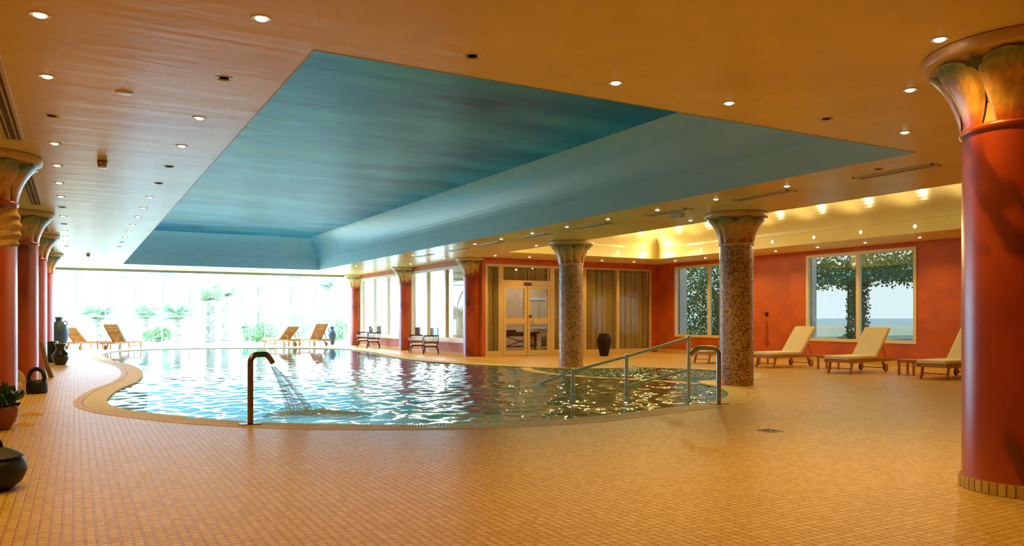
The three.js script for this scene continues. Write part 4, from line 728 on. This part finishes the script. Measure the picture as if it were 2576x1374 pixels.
{
  const o = thing('potted_plant', 'leafy green plant in a brown terracotta pot', 'plant', [-0.8, 0, -11.2]);
  part('pot', lathe([[0, 0.002], [0.11, 0], [0.13, 0.02], [0.19, 0.15], [0.2, 0.25], [0.18, 0.28], [0.15, 0.27], [0, 0.24]], 32), M.terracotta, o);
  const st = []; for (let k = 0; k < 12; k++) { const a = rr(0, 6.28); st.push(tube([[0, 0.24, 0], [0.1 * Math.cos(a), 0.32, 0.1 * Math.sin(a)], [0.22 * Math.cos(a), 0.36, 0.22 * Math.sin(a)]], 0.005, 8, 5)); }
  part('stems', merge(st), M.leafDark, o); foliage(o, 'leaves', 150, blob(0, 0.36, 0, 0.26, 0.1, 0.26), 0.12, 0.035, M.leafDark);
  function sandGeo(r) { const g = lathe([[r, 0.0], [r * 0.85, 0.006], [r * 0.6, 0.016], [r * 0.3, 0.032], [0, 0.036]], 40), p = g.attributes.position; for (let i = 0; i < p.count; i++) { const a = Math.atan2(p.getZ(i), p.getX(i)), k = 0.75 + 0.5 * noise(3 * Math.cos(a) + 20 + r * 9, 3 * Math.sin(a) + 20, 200, 200, 2); p.setX(i, p.getX(i) * k); p.setZ(i, p.getZ(i) * k * 0.7); } g.computeVertexNormals(); return g; }
  function rock(x, z, r, h, label) { const g = mergeVertices(new THREE.IcosahedronGeometry(r, 3).deleteAttribute('normal').deleteAttribute('uv')), p = g.attributes.position, ox = rr(0, 50); for (let i = 0; i < p.count; i++) { const k = 0.78 + 0.5 * noise(p.getX(i) / r * 1.6 + ox, p.getY(i) / r * 1.6 + p.getZ(i) / r + 30, 200, 200, 1); p.setXYZ(i, p.getX(i) * k, Math.max(-0.02, p.getY(i) * k * h + r * h * 0.6), p.getZ(i) * k); } g.computeVertexNormals(); const m = solo('rock', uvM(g.toNonIndexed()), M.rock, label, 'rock', 'rocks at the column feet'); m.position.set(x, 0, z); return m; }
  rock(-0.97, -16.0, 0.17, 1.1, 'brown craggy rock in front of the arched black vessel'); rock(-0.95, -16.75, 0.17, 1.6, 'upright brown craggy rock behind the arched black vessel'); rock(-1.4, -16.3, 0.22, 1.0, 'brown craggy rock against the pale rough pier');
  for (const [x, z, r, l] of [[-0.55, -11.5, 0.13, 'small heap of tan sand behind the terracotta pot'], [-0.52, -12.7, 0.15, 'tan sand heap beside the carved column foot']]) solo('sand_heap', sandGeo(r).translate(x, 0.002, z), M.sandHeap, l, 'sand', 'sand heaps at the column feet', 'stuff');
  const br = thing('driftwood', 'grey leaning driftwood branch between two red columns', 'branch', [-0.62, 0, -20.3]);
  part('branch', tube([[0.16, 0, 0], [0.08, 0.25, 0], [0.03, 0.5, 0.02], [-0.03, 0.8, 0]], 0.045, 20, 8), M.bark, br); part('twig', tube([[0.05, 0.4, 0], [0.13, 0.2, 0.05], [0.2, 0.02, 0.08]], 0.02, 12, 6), M.bark, br);
}

// ---------- outdoors ----------
struct('lawn', merge(boxs(-70, 110, -0.5, -0.14, -41.5, -78)), M.lawn, 'sunlit lawn beyond the conservatory');
struct('garden_ground', boxs(20.35, 45, -0.5, -0.14, 12, -41.5), M.lawn, 'garden ground outside the orange wall');
struct('terrace', boxs(12.4, 20.35, -0.5, -0.02, -27.6, -41.5), M.paving, 'pale paved terrace outside the pool windows');
struct('beach', boxs(-90, 140, -0.9, -0.3, -78, -116), M.sand, 'sandy beach beyond the lawn');
struct('sea', boxs(-4000, 4000, -3, -2.2, 400, -5000), M.sea, 'pale blue sea');
function palmTrunk(h, r0, r1) { const p = [], n = Math.round(h / 0.11); for (let k = 0; k <= n; k++) { const t = k / n, r = r0 + (r1 - r0) * t + 0.04 * Math.exp(-t * 6); p.push([r, h * t], [r * 1.13 + 0.012, h * (t + 0.55 / n)]); } p.push([0, h + 0.05]); const g = lathe(p, 12), q = g.attributes.position; for (let i = 0; i < q.count; i++) { const k = 1 + 0.12 * (LAT[0][(i * 7) & 65535] - 0.5); q.setX(i, q.getX(i) * k); q.setZ(i, q.getZ(i) * k); } g.computeVertexNormals(); return g; }
function frondCrown(n, len, droop, leaf) {
  const P = [], T = (a, b, c) => P.push(a.x, a.y, a.z, b.x, b.y, b.z, c.x, c.y, c.z);
  for (let f = 0; f < n; f++) {
    const a = f / n * 6.283 + rr(-0.2, 0.2), e = rr(0.1, 1.15), L = len * rr(0.8, 1.1), dir = V(Math.cos(a), 0, Math.sin(a)), side = V(-Math.sin(a), 0, Math.cos(a)), at = (t) => dir.clone().multiplyScalar(L * t * Math.cos(e) * (1 - 0.15 * t)).add(V(0, L * (t * Math.sin(e) - droop * t * t), 0)), N = 26;
    for (let k = 1; k <= N; k++) {
      const t = k / N, p = at(t), p0 = at(t - 1 / N), w = leaf * Math.sin(Math.PI * Math.min(1, 0.18 + 0.8 * t)) * L;
      T(p0.clone().addScaledVector(side, 0.018), p0.clone().addScaledVector(side, -0.018), p);
      for (const s of [-1, 1]) { const tip = p.clone().addScaledVector(side, s * w).addScaledVector(dir, 0.35 * w).add(V(0, -0.25 * w + 0.06 * w * rr(-1, 1), 0)); T(p0, p, tip); }
    }
  }
  const g = new THREE.BufferGeometry(); g.setAttribute('position', new THREE.Float32BufferAttribute(P, 3)); g.computeVertexNormals(); return g;
}
const crowns = [frondCrown(24, 2.3, 0.4, 0.24), frondCrown(26, 3.2, 0.6, 0.26), frondCrown(14, 1.1, 0.5, 0.34), frondCrown(30, 2.1, 0.35, 0.22)];
function palm(px, d, h, r, kind, label) {
  const p = atD(px, d, -0.14), o = thing('palm_tree', label, 'palm tree', [p.x, -0.14, p.z], rr(0, 6), 'palms on the lawn beyond the conservatory');
  part('palm_trunk', palmTrunk(h, r, r * 0.82), M.bark, o); const c = part('palm_crown', crowns[kind], M.leafPale, o); c.position.y = h;
}
palm(243, 43, 1.45, 0.25, 0, 'short stout palm behind the lounger by the blue amphora'); palm(366, 49, 1.5, 0.18, 0, 'short slim palm beside the green bush behind the steep-backed lounger'); palm(446, 44, 1.45, 0.19, 0, 'short palm with wide fronds right of the first green bush');
palm(529, 46, 2.5, 0.25, 3, 'tall palm, first of the twin thick trunks'); palm(566, 50, 2.9, 0.25, 3, 'tall palm, second of the twin thick trunks'); palm(617, 46, 0.9, 0.13, 2, 'tiny young palm on the lawn between tall palms');
palm(656, 52, 5.0, 0.26, 1, 'tall palm behind the round green bush'); palm(735, 58, 4.4, 0.24, 1, 'tall distant palm behind the white lounger pair'); palm(823, 50, 3.5, 0.27, 3, 'tall dark palm nearest the orange window wall'); palm(312, 60, 4.6, 0.28, 3, 'tall distant palm between the two short palms'); palm(420, 62, 4.8, 0.28, 3, 'tall distant palm above the wide fronded short palm'); palm(192, 56, 4.4, 0.28, 3, 'tall distant palm above the blue amphora');
function bush(x, z, y, rx, ry, rz, n, mat, label, leafL = 0.14) {
  const o = thing('bush', label, 'bush', [x, y, z]);
  foliage(o, 'foliage', n, blob(0, ry * 0.9, 0, rx, ry, rz), leafL, leafL * 0.35, mat);
  const st = []; for (let k = 0; k < 7; k++) { const a = k; st.push(rod([0.05 * Math.cos(a), 0, 0.05 * Math.sin(a)], [rx * 0.6 * Math.cos(a), ry * 1.2, rz * 0.6 * Math.sin(a)], 0.02, 5)); } part('stems', merge(st), M.bark, o);
}
const bp = (px, d) => atD(px, d, -0.14);
{ let p = bp(398, 48); bush(p.x, p.z, -0.14, 0.9, 0.45, 0.8, 900, M.leaf, 'low green bush between the short palms'); p = bp(655, 45); bush(p.x, p.z, -0.14, 1.05, 0.62, 0.9, 1300, M.leaf, 'round green bush behind the loungers'); p = bp(752, 48); bush(p.x, p.z, -0.14, 0.75, 0.95, 0.7, 1000, M.leafPale, 'upright pale green bush behind the loungers'); p = bp(853, 46); bush(p.x, p.z, -0.14, 0.5, 0.75, 0.5, 700, M.leaf, 'narrow green bush at the end of the conservatory'); p = bp(960, 48); bush(p.x, p.z, -0.14, 1.0, 1.3, 1.0, 900, M.leafPale, 'pale green bush outside the far pool window'); }
// terrace: white arched beams and woven chairs
{
  for (const [x, z, l] of [[15.6, -32.6, 'white arched pergola beam outside the near pool window'], [15.6, -38.4, 'white arched pergola beam outside the far pool window']]) {
    const o = thing('pergola_arch', l, 'pergola', [x, 0, z]); part('arch_beam', tube([[0.1, -0.02, 0], [0.15, 1.4, 0], [0.5, 2.4, 0], [1.6, 3.1, 0], [3.4, 3.3, 0]], 0.11, 40, 10), M.white, o); part('foot_plate', rbox(0.34, 0.03, 0.34, 0.006, 0.1, 0.0, 0), M.alu, o);
  }
  struct('terrace_rail', merge(boxs(19.9, 20.0, 0.75, 0.8, -29, -41), ...Array.from({ length: 7 }, (_, k) => boxs(19.92, 19.98, -0.02, 0.75, -29 - 2 * k, -29.06 - 2 * k))), M.alu, 'white terrace railing');
  const chair = new THREE.Group();
  part('seat', rbox(0.62, 0.3, 0.6, 0.03, 0, 0.22, 0), M.rattan, chair); part('backrest', rbox(0.64, 0.62, 0.08, 0.03).rotateX(-0.12).translate(0, 0.66, -0.3), M.rattan, chair);
  for (const s of [-1, 1]) { part('armrest', rbox(0.08, 0.24, 0.6, 0.03, s * 0.32, 0.48, 0), M.rattan, chair); for (const t of [-1, 1]) part('leg', cyl(0.025, 0.03, 0.08, s * 0.26, -0.0, t * 0.25, 8), M.dark, chair); }
  part('seat_cushion', rbox(0.54, 0.1, 0.52, 0.03, 0, 0.41, 0.02), std({ color: 0x2b3446, roughness: 0.9 }), chair);
  for (const [px, d, t, l] of [[1046, 34, 2.5, 'brown woven armchair on the terrace behind the slatted chair'], [950, 39.2, 2.4, 'brown woven armchair on the terrace by the far pool window'], [1110, 31.6, 0.6, 'brown woven armchair on the terrace near the corner column']]) { const c = chair.clone(), p = atD(px, d); c.name = numbered('woven_armchair'); c.position.set(p.x, -0.02, p.z); c.rotation.y = t; scene.add(c); tag(c, l, 'armchair', 'woven armchairs on the terrace'); }
}
// garden outside the orange wall
struct('wall_fin', boxs(20.36, 20.8, -0.14, 3.5, -23.0, -23.25), M.whiteWall, 'white outer wall fin beside the window near the corner');
struct('wall_fin_001', boxs(20.36, 20.7, -0.14, 3.5, -16.85, -17.1), M.whiteWall, 'white outer wall fin beside the vine tree window');
{
  const t = thing('vine_tree', 'tree with a vine-wrapped trunk and spreading crown outside the window', 'tree', [23.0, -0.14, -17.05]);
  part('trunk', tube([[0, 0, 0], [0.05, 1.2, 0.03], [-0.03, 2.4, 0], [0.1, 3.6, 0.1]], 0.17, 24, 10), M.bark, t);
  foliage(t, 'vine', 2600, () => { const y = rr(0.1, 2.8), a = rr(0, 6.28), r = rr(0.17, 0.36); return V(r * Math.cos(a), y, r * Math.sin(a)); }, 0.085, 0.035, M.leaf);
  foliage(t, 'crown', 9500, () => { const x = rr(-1.6, 1.6), z = rr(-3, 5.2), y = 2.62 + 0.9 * rnd() + 0.16 * Math.sin(z * 2.1) + 0.1 * Math.sin(x * 5); return V(x, y, z); }, 0.105, 0.04, M.leaf);
  for (const [a, b] of [[1.4, 3.5], [-1.2, -2.2], [1.2, 0.6], [-0.9, 2.6]]) part('branch', tube([[0.05, 2.6, 0], [a * 0.4, 3.0, b * 0.4], [a, 3.2, b]], 0.05, 12, 6), M.bark, t);
  const h = thing('leafy_tree', 'dense leafy tree filling the window near the corner', 'tree', [22.9, -0.14, -23.6]);
  part('trunk', tube([[0, 0, 0], [0.05, 1.2, 0.1], [0, 2.6, -0.05]], 0.09, 20, 8), M.bark, h);
  foliage(h, 'crown', 9000, () => V(rr(-0.9, 1.6), 0.25 + 3.5 * rnd(), rr(-2.6, 1.2)), 0.11, 0.04, M.leaf);
  bush(22.2, -16.05, -0.14, 0.55, 0.42, 0.55, 900, M.leafDark, 'dark low bush under the vine tree');
  bush(26.5, -19.5, -0.14, 0.9, 0.5, 0.9, 600, M.leafPale, 'pale spiky shrub beyond the vine tree');
  for (const [x, z, l] of [[23.6, -19.6, 'thin grey post beside the vine tree, first'], [23.6, -17.9, 'thin grey post left of the vine-wrapped trunk'], [23.2, -14.9, 'thin leaning dark post beyond the vine-wrapped trunk']]) { const o = thing('garden_post', l, 'post', [x, -0.14, z]); part('post', rod([0, 0, 0], [-0.05, 2.9, 0.08], 0.03), M.dark, o); part('post_foot', cyl(0.06, 0.05, 0.05, 0, 0, 0, 12), M.dark, o); }
}
renderer.render(scene, camera);
